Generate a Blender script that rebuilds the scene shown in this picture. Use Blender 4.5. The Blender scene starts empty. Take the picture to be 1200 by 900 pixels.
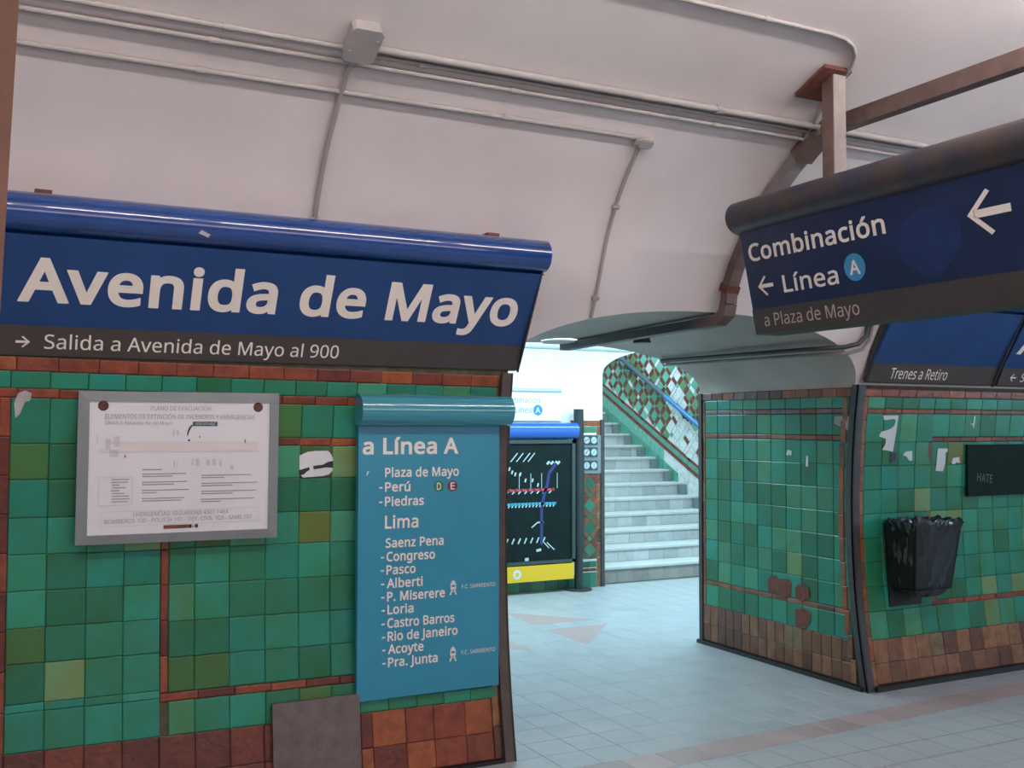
import bpy, math, random
from mathutils import Vector, Matrix

random.seed(7)
SC = bpy.context.scene
COL = SC.collection

# ---------------------------------------------------------------- camera
YAW, PITCH, ROLL = math.radians(27.12), math.radians(2.34), math.radians(.12)
cy_, sy_, cp_, sp_ = math.cos(YAW), math.sin(YAW), math.cos(PITCH), math.sin(PITCH)
fw = Vector((sy_*cp_, cy_*cp_, sp_))
rt = Vector((cy_, -sy_, 0))
up = rt.cross(fw)
rt, up = math.cos(ROLL)*rt + math.sin(ROLL)*up, -math.sin(ROLL)*rt + math.cos(ROLL)*up
cd = bpy.data.cameras.new('camera')
cam = bpy.data.objects.new('camera', cd)
COL.objects.link(cam)
cam.matrix_world = Matrix(((rt.x, up.x, -fw.x, 0), (rt.y, up.y, -fw.y, 0), (rt.z, up.z, -fw.z, 1.6), (0, 0, 0, 1)))
cd.sensor_width = 36.0
cd.lens = 36.0*1212/1200
cd.clip_start = .02
SC.camera = cam

# ---------------------------------------------------------------- world, exposure
SC.view_settings.view_transform = 'Standard'
SC.view_settings.look = 'None'
SC.view_settings.gamma = 1.0
SC.view_settings.exposure = 0.0
SC.view_settings.use_curve_mapping = False
w = bpy.data.worlds.new('station_air')
SC.world = w
w.use_nodes = True
w.node_tree.nodes['Background'].inputs[0].default_value = (1.0, .88, .88, 1)
w.node_tree.nodes['Background'].inputs[1].default_value = .29

def area(name, loc, rot, sx, sy, power, color):
    l = bpy.data.lights.new(name, 'AREA')
    l.shape = 'RECTANGLE'; l.size = sx; l.size_y = sy
    l.energy = power; l.color = color
    o = bpy.data.objects.new(name, l); COL.objects.link(o)
    o.location = loc; o.rotation_euler = [math.radians(a) for a in rot]
    return o
# warm tubes of the platform (second row over the track side), two added unseen fills, cool tubes of the concourse
area('unseen_platform_light', (1.5, -1.2, 3.40), (-10, 0, 0), 10, .5, 50, (1.0, .84, .80))
area('unseen_platform_light', (2.0, -4.6, 2.3), (-106, 0, 180), 13, 1.2, 160, (1.0, .83, .79))  # added fill, no lamp there: brightens the vault and the tiled walls
area('unseen_platform_light', (9.6, 1.8, 2.0), (0, 116, 0), 1.2, 2.4, 95, (.42, .74, 1.0))  # unseen cool light set low and aimed up to tint the right ceiling blue
area('concourse_light', (4.3, 7.4, 2.82), (0, 0, 0), 6.0, .35, 185, (.58, .88, 1.0))
area('concourse_light', (8.3, 7.5, 2.82), (0, 0, 0), 2.5, .35, 60, (.58, .88, 1.0))
area('stair_light', (6.6, 10.6, 4.2), (14, 0, 0), 1.2, 2.6, 110, (.66, .90, 1.0))

# ---------------------------------------------------------------- materials
def pmat(name, col, rough=.5, metal=0., var=.0, scale=8., bump=0., bscale=60., emis=0., col2=None, spec=.5, objcol=False, coat=0.):
    m = bpy.data.materials.new(name); m.use_nodes = True
    nt = m.node_tree; b = nt.nodes['Principled BSDF']
    b.inputs['Roughness'].default_value = rough
    b.inputs['Metallic'].default_value = metal
    b.inputs['Specular IOR Level'].default_value = spec
    if coat:
        b.inputs['Coat Weight'].default_value = coat
        b.inputs['Coat Roughness'].default_value = .03
    base = None
    tc = nt.nodes.new('ShaderNodeTexCoord')
    geo = nt.nodes.new('ShaderNodeNewGeometry')
    if objcol:
        oi = nt.nodes.new('ShaderNodeObjectInfo'); base = oi.outputs['Color']
    if var > 0 or col2:
        n = nt.nodes.new('ShaderNodeTexNoise'); n.inputs['Scale'].default_value = scale
        n.inputs['Detail'].default_value = 5; n.inputs['Roughness'].default_value = .6
        nt.links.new(geo.outputs['Position'], n.inputs['Vector'])
        mr = nt.nodes.new('ShaderNodeMapRange')
        mr.inputs['From Min'].default_value = .35; mr.inputs['From Max'].default_value = .68
        nt.links.new(n.outputs['Fac'], mr.inputs['Value'])
        mx = nt.nodes.new('ShaderNodeMix'); mx.data_type = 'RGBA'
        nt.links.new(mr.outputs['Result'], mx.inputs['Factor'])
        if objcol:
            mu = nt.nodes.new('ShaderNodeMix'); mu.data_type = 'RGBA'; mu.blend_type = 'MULTIPLY'
            mu.inputs['Factor'].default_value = 1
            nt.links.new(base, mu.inputs['A'])
            mu.inputs['B'].default_value = (*(col2 or (1-var,)*3), 1)
            nt.links.new(base, mx.inputs['A']); nt.links.new(mu.outputs['Result'], mx.inputs['B'])
        else:
            mx.inputs['A'].default_value = (*col, 1)
            mx.inputs['B'].default_value = (*(col2 or tuple(c*(1-var) for c in col)), 1)
        base = mx.outputs['Result']
    if base: nt.links.new(base, b.inputs['Base Color'])
    else: b.inputs['Base Color'].default_value = (*col, 1)
    if bump > 0:
        n2 = nt.nodes.new('ShaderNodeTexNoise'); n2.inputs['Scale'].default_value = bscale
        n2.inputs['Detail'].default_value = 4
        nt.links.new(geo.outputs['Position'], n2.inputs['Vector'])
        bp = nt.nodes.new('ShaderNodeBump'); bp.inputs['Strength'].default_value = bump
        bp.inputs['Distance'].default_value = .01
        nt.links.new(n2.outputs['Fac'], bp.inputs['Height']); nt.links.new(bp.outputs['Normal'], b.inputs['Normal'])
    if emis:
        b.inputs['Emission Color'].default_value = (*col, 1); b.inputs['Emission Strength'].default_value = emis
    return m

M = {}
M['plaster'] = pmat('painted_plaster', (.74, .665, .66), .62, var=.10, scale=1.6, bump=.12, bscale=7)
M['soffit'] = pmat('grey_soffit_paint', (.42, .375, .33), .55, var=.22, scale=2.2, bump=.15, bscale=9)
M['white'] = pmat('white_wall_paint', (.86, .88, .87), .5, var=.05, scale=3)
M['grout'] = pmat('dark_grout', (.10, .095, .06), .9, var=.5, scale=20)
M['tile'] = pmat('glazed_tile', (1, 1, 1), .30, objcol=True, col2=(1.25, .80, .50), scale=7, bump=.12, bscale=18, spec=.4)
M['brick'] = pmat('glazed_terracotta', (1, 1, 1), .38, objcol=True, col2=(.55, .5, .5), scale=16, bump=.3, bscale=40)
M['metal'] = pmat('dark_painted_angle', (.05, .05, .052), .45, var=.4, scale=12)
M['brown'] = pmat('brown_painted_steel', (.16, .10, .085), .5, var=.35, scale=14)
M['rust'] = pmat('rusty_steel', (.16, .045, .03), .8, var=.5, scale=25)
M['greysteel'] = pmat('grey_painted_steel', (.25, .21, .20), .5, var=.25, scale=10)
M['conduit'] = pmat('painted_conduit', (.36, .33, .32), .5, var=.15, scale=6)
M['navy'] = pmat('blue_enamel', (.006, .052, .24), .16, var=.25, scale=6, coat=1.0)
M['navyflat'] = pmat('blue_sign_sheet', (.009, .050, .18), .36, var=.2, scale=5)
M['deepnavy'] = pmat('shaded_navy_sheet', (.010, .022, .075), .35, var=.3, scale=5)  # hanging sign: its weak light is put into a darker navy
M['deepnavyroll'] = pmat('shaded_worn_navy_enamel', (.018, .026, .055), .4, var=.4, scale=7, col2=(.06, .04, .03))  # navy darkened for the sign's weak light; brown mottling is wear
M['bandgrey'] = pmat('charcoal_sign_band', (.055, .046, .043), .4, var=.15, scale=5)
M['letter'] = pmat('cream_lettering', (.80, .72, .66), .5)
M['dimletter'] = pmat('aged_lettering', (.50, .40, .34), .5)
M['teal'] = pmat('teal_enamel', (.018, .245, .385), .36, var=.08, scale=3, coat=.3)
M['tealroll'] = pmat('teal_roll_enamel', (.030, .25, .33), .16, var=.06, scale=3, coat=1.0)
M['frame'] = pmat('grey_plastic_frame', (.20, .22, .235), .45, var=.12, scale=8)
M['paper'] = pmat('white_paper', (.66, .66, .70), .45, var=.03, scale=4)
M['print'] = pmat('grey_print', (.30, .29, .31), .6)
M['faint'] = pmat('faint_print', (.55, .52, .54), .6)
M['pinkprint'] = pmat('pale_pink_print', (.66, .58, .60), .6)
M['red'] = pmat('red_print', (.5, .05, .04), .5)
M['black'] = pmat('black_print', (.012, .014, .016), .4)
M['darkteal'] = pmat('dark_teal_print', (.02, .06, .08), .4)
M['screw'] = pmat('rusty_washer', (.10, .04, .03), .5, metal=.4, var=.4, scale=90)
M['green'] = pmat('green_disc', (.02, .16, .07), .4)
M['maroon'] = pmat('maroon_disc', (.14, .015, .05), .4)
M['skyblue'] = pmat('blue_disc', (.04, .24, .45), .4)
M['bluepatch'] = pmat('repainted_blue_patch', (.011, .030, .115), .35, var=.3, scale=9)
M['plate'] = pmat('scuffed_grey_plate', (.16, .13, .13), .5, metal=.3, var=.3, scale=14)
M['bag'] = pmat('black_bin_bag', (.006, .012, .014), .16, spec=.9, bump=.8, bscale=14)
M['binblack'] = pmat('black_bin', (.008, .01, .01), .55)
M['board'] = pmat('dark_green_board', (.003, .014, .010), .7, var=.3, scale=6, spec=.15)
M['chalk'] = pmat('faded_green_scrawl', (.05, .16, .12), .7)
M['floor'] = pmat('floor_tile', (1, 1, 1), .36, objcol=True, col2=(.86, .86, .87), scale=5, bump=.04, bscale=30)
M['step'] = pmat('grey_stone_step', (.50, .52, .52), .55, var=.12, scale=8, bump=.05)
M['riser'] = pmat('grey_riser_tile', (1, 1, 1), .5, objcol=True, col2=(.82, .82, .82), scale=10)
M['casedark'] = pmat('map_case_black', (.008, .018, .018), .5, var=.3, scale=9, spec=.12)
M['caseframe'] = pmat('map_case_frame', (.035, .055, .055), .35)
M['caseblue'] = pmat('case_blue_roll', (.012, .10, .42), .25, coat=.4)
M['yellow'] = pmat('yellow_strip', (.75, .47, .015), .4)
M['post'] = pmat('dark_post_paint', (.022, .032, .036), .4, var=.2)
M['railblue'] = pmat('blue_rail_paint', (.03, .17, .42), .3, var=.2, scale=6)
M['raildark'] = pmat('dark_rail_paint', (.06, .09, .12), .4)
M['ashgrey'] = pmat('light_grey_sheet', (.5, .55, .56), .5)
M['cyanline'] = pmat('cyan_line', (.05, .45, .65), .5)
M['indigo'] = pmat('indigo_line', (.02, .03, .16), .5)
M['redline'] = pmat('red_line', (.6, .05, .08), .5)
M['tick'] = pmat('white_tick', (.42, .55, .58), .5)
M['copper'] = pmat('varnished_brown_post', (.26, .125, .085), .45, var=.3, scale=10)
M['scar'] = pmat('exposed_mortar', (.42, .40, .40), .8, var=.3, scale=25)
M['rubble'] = pmat('bare_brick_scar', (.20, .07, .05), .85, var=.5, scale=30, bump=.5, bscale=50)
M['plasterscar'] = pmat('white_efflorescence', (.62, .68, .68), .8, var=.3, scale=20)
M['pinkstone'] = pmat('pink_inlay_stone', (.40, .30, .30), .4, var=.08, scale=6)
M['skirt'] = pmat('grey_skirting', (.16,.20,.19), .6)
M['browntrim'] = pmat('brown_grey_angle', (.085, .066, .058), .5, var=.35, scale=12)
M['tube'] = pmat('lit_tube', (1.0, .93, .90), .5, emis=54.0)
M['housing'] = pmat('lamp_housing', (.7, .7, .68), .4)
M['drumlit'] = pmat('lit_diffuser', (.8, 1.0, 1.0), .5, emis=2.2)

def slabmat():
    m = pmat('worn_platform_floor', (.40, .42, .43), .4)
    nt = m.node_tree; b = nt.nodes['Principled BSDF']
    g = nt.nodes.new('ShaderNodeNewGeometry'); br = nt.nodes.new('ShaderNodeTexBrick')
    br.offset = 0; br.inputs['Scale'].default_value = 1
    br.inputs['Brick Width'].default_value = .21; br.inputs['Row Height'].default_value = .21
    br.inputs['Mortar Size'].default_value = .003
    br.inputs['Color1'].default_value = (.37, .40, .42, 1); br.inputs['Color2'].default_value = (.36, .39, .41, 1)
    br.inputs['Mortar'].default_value = (.25, .26, .27, 1)
    mp = nt.nodes.new('ShaderNodeMapping'); mp.inputs['Location'].default_value = (-.14, -.04, 0)
    nt.links.new(g.outputs['Position'], mp.inputs['Vector']); nt.links.new(mp.outputs['Vector'], br.inputs['Vector'])
    nt.links.new(br.outputs['Color'], b.inputs['Base Color'])
    return m
M['slab'] = slabmat()

# ---------------------------------------------------------------- mesh helpers
class MB:
    def __init__(s): s.v = []; s.f = []; s.m = []
    def add(s, vs, fs, mi=0):
        o = len(s.v); s.v += [tuple(v) for v in vs]
        s.f += [tuple(i+o for i in f) for f in fs]; s.m += [mi]*len(fs)
    def box(s, a, b, mi=0, bev=0.):
        x0, y0, z0 = a; x1, y1, z1 = b
        s.add([(x0,y0,z0),(x1,y0,z0),(x1,y1,z0),(x0,y1,z0),(x0,y0,z1),(x1,y0,z1),(x1,y1,z1),(x0,y1,z1)],
              [(0,3,2,1),(4,5,6,7),(0,1,5,4),(1,2,6,5),(2,3,7,6),(3,0,4,7)], mi)
    def tube(s, pts, r, n=10, mi=0, caps=True, radii=None):
        pts = [Vector(p) for p in pts]; o = len(s.v); ref = None
        for i, p in enumerate(pts):
            t = (pts[min(i+1, len(pts)-1)] - pts[max(i-1, 0)]).normalized()
            if ref is None:
                ref = t.orthogonal().normalized()
            a = (ref - t*ref.dot(t)).normalized(); ref = a; b = t.cross(a)
            rr = radii[i] if radii else r
            for k in range(n):
                th = 2*math.pi*k/n
                s.v.append(tuple(p + a*rr*math.cos(th) + b*rr*math.sin(th)))
        for i in range(len(pts)-1):
            for k in range(n):
                k2 = (k+1) % n
                s.f.append((o+i*n+k, o+i*n+k2, o+(i+1)*n+k2, o+(i+1)*n+k)); s.m.append(mi)
        if caps:
            s.f.append(tuple(o+k for k in range(n))[::-1]); s.m.append(mi)
            s.f.append(tuple(o+(len(pts)-1)*n+k for k in range(n))); s.m.append(mi)
    def prism(s, sect, p0, p1, mi=0, caps=True):
        """sect: list of 3D offsets, extruded from p0 to p1"""
        n = len(sect); o = len(s.v)
        for p in (p0, p1):
            for q in sect: s.v.append((p[0]+q[0], p[1]+q[1], p[2]+q[2]))
        for k in range(n):
            k2 = (k+1) % n; s.f.append((o+k, o+k2, o+n+k2, o+n+k)); s.m.append(mi)
        if caps:
            s.f.append(tuple(o+k for k in range(n))[::-1]); s.f.append(tuple(o+n+k for k in range(n))); s.m += [mi, mi]
    def rows(s, grid, mi=0, flip=False):
        o = len(s.v); nc = len(grid[0])
        for r in grid: s.v += [tuple(p) for p in r]
        for i in range(len(grid)-1):
            for j in range(nc-1):
                q = (o+i*nc+j, o+i*nc+j+1, o+(i+1)*nc+j+1, o+(i+1)*nc+j)
                s.f.append(q[::-1] if flip else q); s.m.append(mi)
    def mesh(s, name, mats):
        me = bpy.data.meshes.new(name); me.from_pydata(s.v, [], s.f)
        for m in mats: me.materials.append(m)
        me.polygons.foreach_set('material_index', s.m); me.update()
        return me
    def build(s, name, mats, parent=None, smooth=False, loc=None, fix=True):
        if not isinstance(mats, (list, tuple)): mats = [mats]
        me = s.mesh(name, mats)
        if fix:
            import bmesh
            bm = bmesh.new(); bm.from_mesh(me)
            bmesh.ops.recalc_face_normals(bm, faces=bm.faces); bm.to_mesh(me); bm.free()
        if smooth:
            me.polygons.foreach_set('use_smooth', [True]*len(me.polygons))
            try: me.set_sharp_from_angle(angle=math.radians(40))
            except Exception: pass
        o = bpy.data.objects.new(name, me); COL.objects.link(o)
        if parent is not None: attach(o, parent)
        return o

def attach(o, parent):
    o.parent = parent
    o.matrix_parent_inverse = Matrix.Translation(parent.location).inverted() if parent.type == 'EMPTY' else Matrix()

def empty(name, loc, label, cat, group=None):
    o = bpy.data.objects.new(name, None); COL.objects.link(o)
    o.location = loc; o['label'] = label; o['category'] = cat
    if group: o['group'] = group
    return o
def tag(o, label, cat, group=None):
    o['label'] = label; o['category'] = cat
    if group: o['group'] = group
    return o
def struct(o): o['kind'] = 'structure'; return o
def rebase(o, p):
    """put a one-mesh thing's origin at p"""
    o.data.transform(Matrix.Translation(-Vector(p))); o.location = p; return o

# ---------------------------------------------------------------- lettering
GL = {
'A': '513|437 0 25 0 -23 59 368 177 23 -59 -76 0 141 177 76 0 -23 -59 73 0 23 59 -24 0 0 0 24 0 75 192 224 575 -75 -192 21 0 289 575 -22 0 74 -192 512 0 -75 192 -25 0|282 415 22 -58 -1 4 274 438 4 -11 -3 11 263 473 4 -12 -3 12 255 500 2 -6 -3 -10 247 468 3 11 -3 -11 238 438 3 9 -3 -9 230 415 2 6 -21 -58 165 241 22 58 61 0 346 241 -60 0 -21 58',
'B': '521|241 573 -54 0 72 0 404 541 -37 21 36 -21 459 431 0 52 0 -23 446 371 9 17 -8 -17 409 328 17 11 -16 -12 350 304 23 4 0 -1 350 300 0 1 24 -4 415 279 -20 10 20 -10 461 236 -11 18 11 -19 478 163 0 30 0 -35 454 74 16 25 -16 -24 385 19 30 12 -29 -13 279 0 41 0 -67 0 78 0 67 0 0 191 78 573 0 -191 54 0|256 329 -35 0 49 0 357 352 -18 -15 18 16 384 423 0 -31 0 31 351 490 22 -13 -22 14 245 511 48 0 -32 0 150 511 32 0 0 -61 150 329 0 60 35 0|150 269 37 0 0 -70 150 61 0 69 38 0 265 61 -38 0 51 0 371 91 -19 -20 20 19 401 168 0 -32 0 21 388 221 9 -15 -9 15 344 256 20 -8 -21 9 260 269 35 0 -37 0',
'C': '507|323 517 26 0 -30 0 241 502 24 10 -25 -11 178 456 17 20 -17 -20 139 383 9 29 -9 -29 125 286 0 36 0 -47 147 164 -15 34 15 -35 213 83 -29 19 29 -18 322 55 -43 0 26 0 394 62 -23 -5 22 4 460 78 -22 -7 0 -21 460 15 0 21 -22 -8 393 -2 23 3 -22 -4 312 -8 31 0 -58 0 166 28 39 -24 -39 24 78 131 20 -45 -19 44 49 287 0 -60 0 43 67 406 -12 -36 12 36 120 499 -23 -26 23 26 206 559 -34 -14 34 15 324 581 -44 0 29 0 409 572 -27 6 27 -6 482 547 -21 11 -10 -20 453 486 10 20 -18 8 394 508 22 -7 -22 6',
'D': '585|536 292 0 61 0 -64 501 131 24 43 -24 -44 399 33 44 22 -45 -22 237 0 63 0 -53 0 78 0 53 0 0 191 78 573 0 -191 59 0 254 573 -59 0 58 0 404 540 -42 22 42 -21 502 446 -23 42 23 -41|460 289 0 -75 0 51 435 415 17 -33 -17 32 361 487 33 -16 -32 16 244 511 46 0 -31 0 150 511 31 0 0 -150 150 62 0 149 26 0 228 62 -26 0 77 0 402 119 -39 -38 39 38',
'E': '446|398 0 0 21 -107 0 78 0 106 0 0 191 78 573 0 -191 106 0 398 573 -107 0 0 -22 398 509 0 21 -83 0 150 509 83 0 0 -59 150 330 0 60 78 0 383 330 -77 0 0 -20 383 268 0 21 -77 0 150 268 78 0 0 -68 150 63 0 69 83 0 398 63 -83 0 0 -21',
'F': '416|150 0 0 81 -24 0 78 0 24 0 0 191 78 573 0 -191 106 0 398 573 -107 0 0 -22 398 509 0 21 -83 0 150 509 83 0 0 -67 150 306 0 68 77 0 383 306 -78 0 0 -21 383 243 0 21 -78 0 150 243 77 0 0 -81',
'G': '584|326 302 0 -21 66 0 524 302 -66 0 0 -93 524 22 0 93 -31 -11 431 -1 31 5 -32 -5 323 -8 40 0 -59 0 173 28 41 -24 -40 23 81 130 21 -45 -22 44 49 286 0 -60 0 60 84 442 -23 -44 24 44 186 544 -44 -24 44 24 346 581 -63 0 32 0 437 572 -29 6 28 -6 516 547 -24 11 -9 -21 489 484 9 21 -20 9 421 508 25 -7 -26 6 342 517 27 0 -46 0 225 489 32 19 -33 -19 150 409 17 35 -17 -34 124 286 0 48 0 -45 146 166 -14 35 15 -35 216 84 -32 19 31 -20 340 55 -51 0 25 0 404 59 -17 -3 18 2 452 68 -14 -4 0 57 452 238 0 -56 -42 0 326 238 42 0 0 22',
'H': '594|516 0 0 191 -24 0 443 0 25 0 0 89 443 267 0 -89 -97 0 150 267 98 0 0 -89 150 0 0 89 -24 0 78 0 24 0 0 191 78 573 0 -191 24 0 150 573 -24 0 0 -81 150 330 0 81 98 0 443 330 -97 0 0 81 443 573 0 -81 25 0 516 573 -24 0 0 -191',
'I': '272|239 0 0 14 -69 0 32 0 69 0 0 14 32 42 0 -14 23 5 99 57 -22 -5 0 153 99 515 0 -153 -22 5 32 531 23 -5 0 14 32 573 0 -14 69 0 239 573 -69 0 0 -14 239 531 0 14 -22 -5 172 515 22 5 0 -153 172 57 0 153 22 -5 239 42 -22 5 0 -14',
'J': '219|-3 -152 30 0 -13 0 -37 -150 10 -1 -10 2 -63 -142 8 -3 0 20 -63 -81 0 -20 9 -2 -35 -87 -10 2 9 -1 -5 -89 -11 0 14 0 33 -81 -12 -5 12 5 63 -53 -8 -13 7 13 74 3 0 -24 0 190 74 573 0 -190 24 0 146 573 -24 0 0 -188 146 9 0 188 0 -37 128 -82 12 24 -13 -24 75 -135 23 11 -22 -12',
'K': '496|496 0 -78 108 -28 0 411 0 29 0 -67 91 209 273 67 -91 -20 -17 150 222 19 17 0 -74 150 0 0 74 -24 0 78 0 24 0 0 191 78 573 0 -191 24 0 150 573 -24 0 0 -95 150 290 0 94 16 18 199 345 -17 -18 16 18 249 399 -17 -18 51 58 403 573 -51 -58 28 0 488 573 -28 0 -76 -84 261 323 75 83 78 -108',
'L': '420|78 0 107 0 0 191 78 573 0 -191 24 0 150 573 -24 0 0 -170 150 64 0 170 83 0 400 64 -83 0 0 -21 400 0 0 21 -107 0',
'M': '727|330 0 20 0 -62 167 142 502 63 -167 -1 0 139 502 1 0 1 -11 142 461 -1 17 0 -16 144 407 -1 19 0 -20 144 347 0 21 0 -116 144 0 0 116 -22 0 78 0 22 0 0 191 78 573 0 -191 35 0 184 573 -35 0 59 -157 361 103 -59 157 1 0 364 103 -1 0 60 157 544 573 -60 -157 35 0 650 573 -36 0 0 -191 650 0 0 191 -24 0 578 0 24 0 0 117 578 352 0 -117 0 19 579 408 -1 -19 1 18 581 460 -1 -16 1 16 584 501 -1 -11 -1 0 581 501 1 0 -64 -167 390 0 63 167 -20 0',
'N': '610|532 0 0 191 -28 0 447 0 29 0 -102 159 141 476 102 -159 -1 0 138 476 1 0 1 -13 141 432 -1 17 1 -17 143 378 -1 19 1 -19 144 320 0 20 0 -107 144 0 0 107 -22 0 78 0 22 0 0 191 78 573 0 -191 28 0 161 573 -28 0 102 -158 467 99 -102 158 1 0 470 99 -1 0 -1 8 468 137 1 -17 -1 17 466 193 0 -20 -1 21 464 249 0 -17 0 108 464 573 0 -108 23 0 532 573 -23 0 0 -191',
'O': '626|577 287 0 59 0 -44 561 166 11 36 -12 -36 510 73 23 26 -22 -26 428 13 33 14 -33 -14 314 -8 43 0 -45 0 196 13 34 -14 -33 14 114 73 22 -26 -22 26 65 167 11 -37 -11 36 49 288 0 -44 0 59 78 442 -19 -44 19 44 166 545 -40 -25 39 24 314 581 -60 0 58 0 459 545 -39 24 39 -24 547 442 -20 44 20 -44|125 287 0 48 0 -48 145 163 -13 35 14 -35 207 83 -28 18 28 -19 314 55 -43 0 43 0 420 83 -28 -19 27 18 481 163 -13 -35 14 35 501 287 0 -48 0 72 456 457 30 -41 -30 41 314 518 65 0 -43 0 207 490 28 19 -28 -18 145 411 14 34 -13 -34',
'P': '485|229 573 -50 0 75 0 393 528 -34 30 34 -29 444 404 0 54 0 -23 433 336 7 22 -8 -21 395 278 17 17 -18 -17 324 238 29 10 -29 -10 216 223 42 0 -22 0 150 223 22 0 0 -74 150 0 0 74 -24 0 78 0 24 0 0 191 78 573 0 -191 50 0|223 511 51 0 -24 0 150 511 24 0 0 -76 150 285 0 75 19 0 208 285 -20 0 36 0 298 296 -24 -7 24 8 352 334 -12 -18 12 17 370 401 0 -28 0 37 334 484 24 -19 -23 18',
'Q': '626|577 287 0 59 0 -46 559 160 12 38 -13 -38 503 64 24 26 -25 -26 411 6 36 13 45 -47 548 -136 -46 47 -35 0 444 -136 35 0 -37 43 334 -7 36 -43 -4 0 324 -8 3 1 -4 0 314 -8 3 0 -45 0 196 13 34 -14 -33 14 114 73 22 -26 -22 26 65 167 11 -37 -11 36 49 288 0 -44 0 59 78 442 -19 -44 19 44 166 545 -40 -25 39 24 314 581 -60 0 58 0 459 545 -39 24 39 -24 547 442 -20 44 20 -44|125 287 0 48 0 -48 145 163 -13 35 14 -35 207 83 -28 18 28 -19 314 55 -43 0 43 0 420 83 -28 -19 27 18 481 163 -13 -35 14 35 501 287 0 -48 0 72 456 457 30 -41 -30 41 314 518 65 0 -43 0 207 490 28 19 -28 -18 145 411 14 34 -13 -34',
'R': '499|236 573 -53 0 47 0 353 555 -30 12 31 -12 422 500 -15 24 15 -24 444 410 0 36 0 -31 427 334 12 20 -11 -21 385 285 17 12 -18 -12 330 257 19 7 52 -86 487 0 -53 86 -28 0 403 0 28 0 -47 79 264 237 46 -79 -38 0 150 237 38 0 0 -79 150 0 0 79 -24 0 78 0 24 0 0 191 78 573 0 -191 52 0|232 510 31 0 -28 0 150 510 27 0 0 -71 150 298 0 70 29 0 236 298 -29 0 46 0 338 325 -22 -18 21 19 370 407 0 -36 0 25 355 467 10 -15 -10 15 310 500 20 -7 -21 7',
'S': '440|403 153 0 30 0 -34 378 66 16 24 -17 -24 307 11 30 13 -31 -13 198 -8 42 0 -21 0 137 -5 19 -2 -20 2 83 4 16 -4 -16 4 41 19 12 -6 0 23 41 88 0 -23 19 -8 113 65 -29 7 28 -7 201 55 -30 0 29 0 273 66 -20 -8 19 7 316 98 -10 -14 10 14 330 147 0 -19 0 18 318 194 8 -13 -8 13 277 230 20 -11 -19 11 196 265 34 -13 -25 9 131 294 19 -11 -18 10 85 330 12 -14 -12 13 57 375 6 -17 -6 17 48 435 0 -23 0 30 71 513 -15 -22 16 21 136 563 -28 -12 27 12 231 581 -36 0 31 0 318 572 -27 6 26 -6 389 549 -21 9 -8 -21 366 487 8 20 -19 8 302 508 23 -5 -23 6 229 517 25 0 -24 0 169 507 16 7 -16 -7 133 478 8 12 -8 -13 121 434 0 16 0 -19 133 386 -8 13 8 -13 172 351 -18 10 19 -10 246 318 -31 12 34 -12 332 279 -24 14 23 -14 385 228 -13 20 12 -20',
'T': '446|259 0 0 170 -24 0 187 0 24 0 0 170 187 509 0 -170 -60 0 8 509 60 0 0 21 8 573 0 -22 143 0 437 573 -143 0 0 -22 437 509 0 21 -59 0 259 509 59 0 0 -170',
'U': '586|513 202 0 124 0 -39 489 95 16 32 -16 -32 416 20 33 18 -33 -19 290 -8 51 0 -71 0 128 50 37 -39 -37 39 72 204 0 -64 0 123 72 573 0 -123 24 0 144 573 -24 0 0 -124 144 201 0 124 0 -46 182 93 -25 26 24 -26 294 55 -50 0 35 0 379 73 -22 -12 22 13 427 126 -11 -23 10 22 442 202 0 -29 0 124 442 573 0 -124 24 0 513 573 -24 0 0 -124',
'V': '481|481 573 -25 0 -68 -191 277 0 68 191 -24 0 204 0 25 0 -68 191 0 573 68 -191 25 0 75 573 -25 0 43 -123 204 205 -43 123 6 -15 220 160 -5 15 4 -14 231 119 -3 13 4 -13 241 80 -3 13 2 13 250 119 -4 -13 3 14 262 161 -5 -14 4 15 277 207 -6 -16 42 122 405 573 -43 -122 25 0',
'W': '746|735 573 -25 0 -50 -191 583 0 51 191 -24 0 510 0 24 0 -37 125 399 375 37 -125 -4 12 389 410 3 -12 -3 12 380 443 3 -10 -3 11 373 471 2 -8 -2 8 370 488 0 -3 -1 -3 367 471 1 8 -1 -8 361 443 3 11 -3 -10 352 409 3 12 -2 -12 342 373 4 12 -36 -124 234 0 36 124 -24 0 161 0 25 0 -50 191 10 573 50 -191 25 0 85 573 -25 0 30 -117 174 223 -30 116 3 -12 183 186 -3 12 3 -12 190 151 -2 12 3 -11 196 118 -1 11 2 -11 201 87 -1 10 2 10 206 119 -1 -11 2 12 213 154 -2 -12 3 12 222 191 -3 -12 3 12 232 227 -3 -12 33 115 333 573 -34 -116 25 0 407 573 -24 0 35 -116 512 225 -35 116 4 -13 523 187 -3 13 3 -12 532 151 -3 12 2 -12 538 117 -1 11 2 -11 544 87 -2 9 1 13 550 129 -3 -15 3 14 560 175 -4 -16 3 16 572 224 -5 -17 29 116 660 573 -29 -117 25 0',
'X': '470|467 0 -64 100 -28 0 385 0 27 0 -51 83 233 249 51 -83 -51 -83 79 0 52 83 -25 0 3 0 26 0 64 99 193 298 -63 -99 -59 92 15 573 60 -92 27 0 95 573 -26 0 47 -75 236 348 -47 75 47 75 377 573 -47 -75 25 0 453 573 -25 0 -59 -91 276 300 59 91 63 -100',
'Y': '454|227 291 -50 94 50 94 376 573 -50 -94 26 0 454 573 -26 0 -64 -117 263 222 64 117 0 -74 263 0 0 74 -24 0 191 0 24 0 0 73 191 219 0 -73 -64 118 0 573 64 -118 26 0 79 573 -27 0 49 -94',
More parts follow.
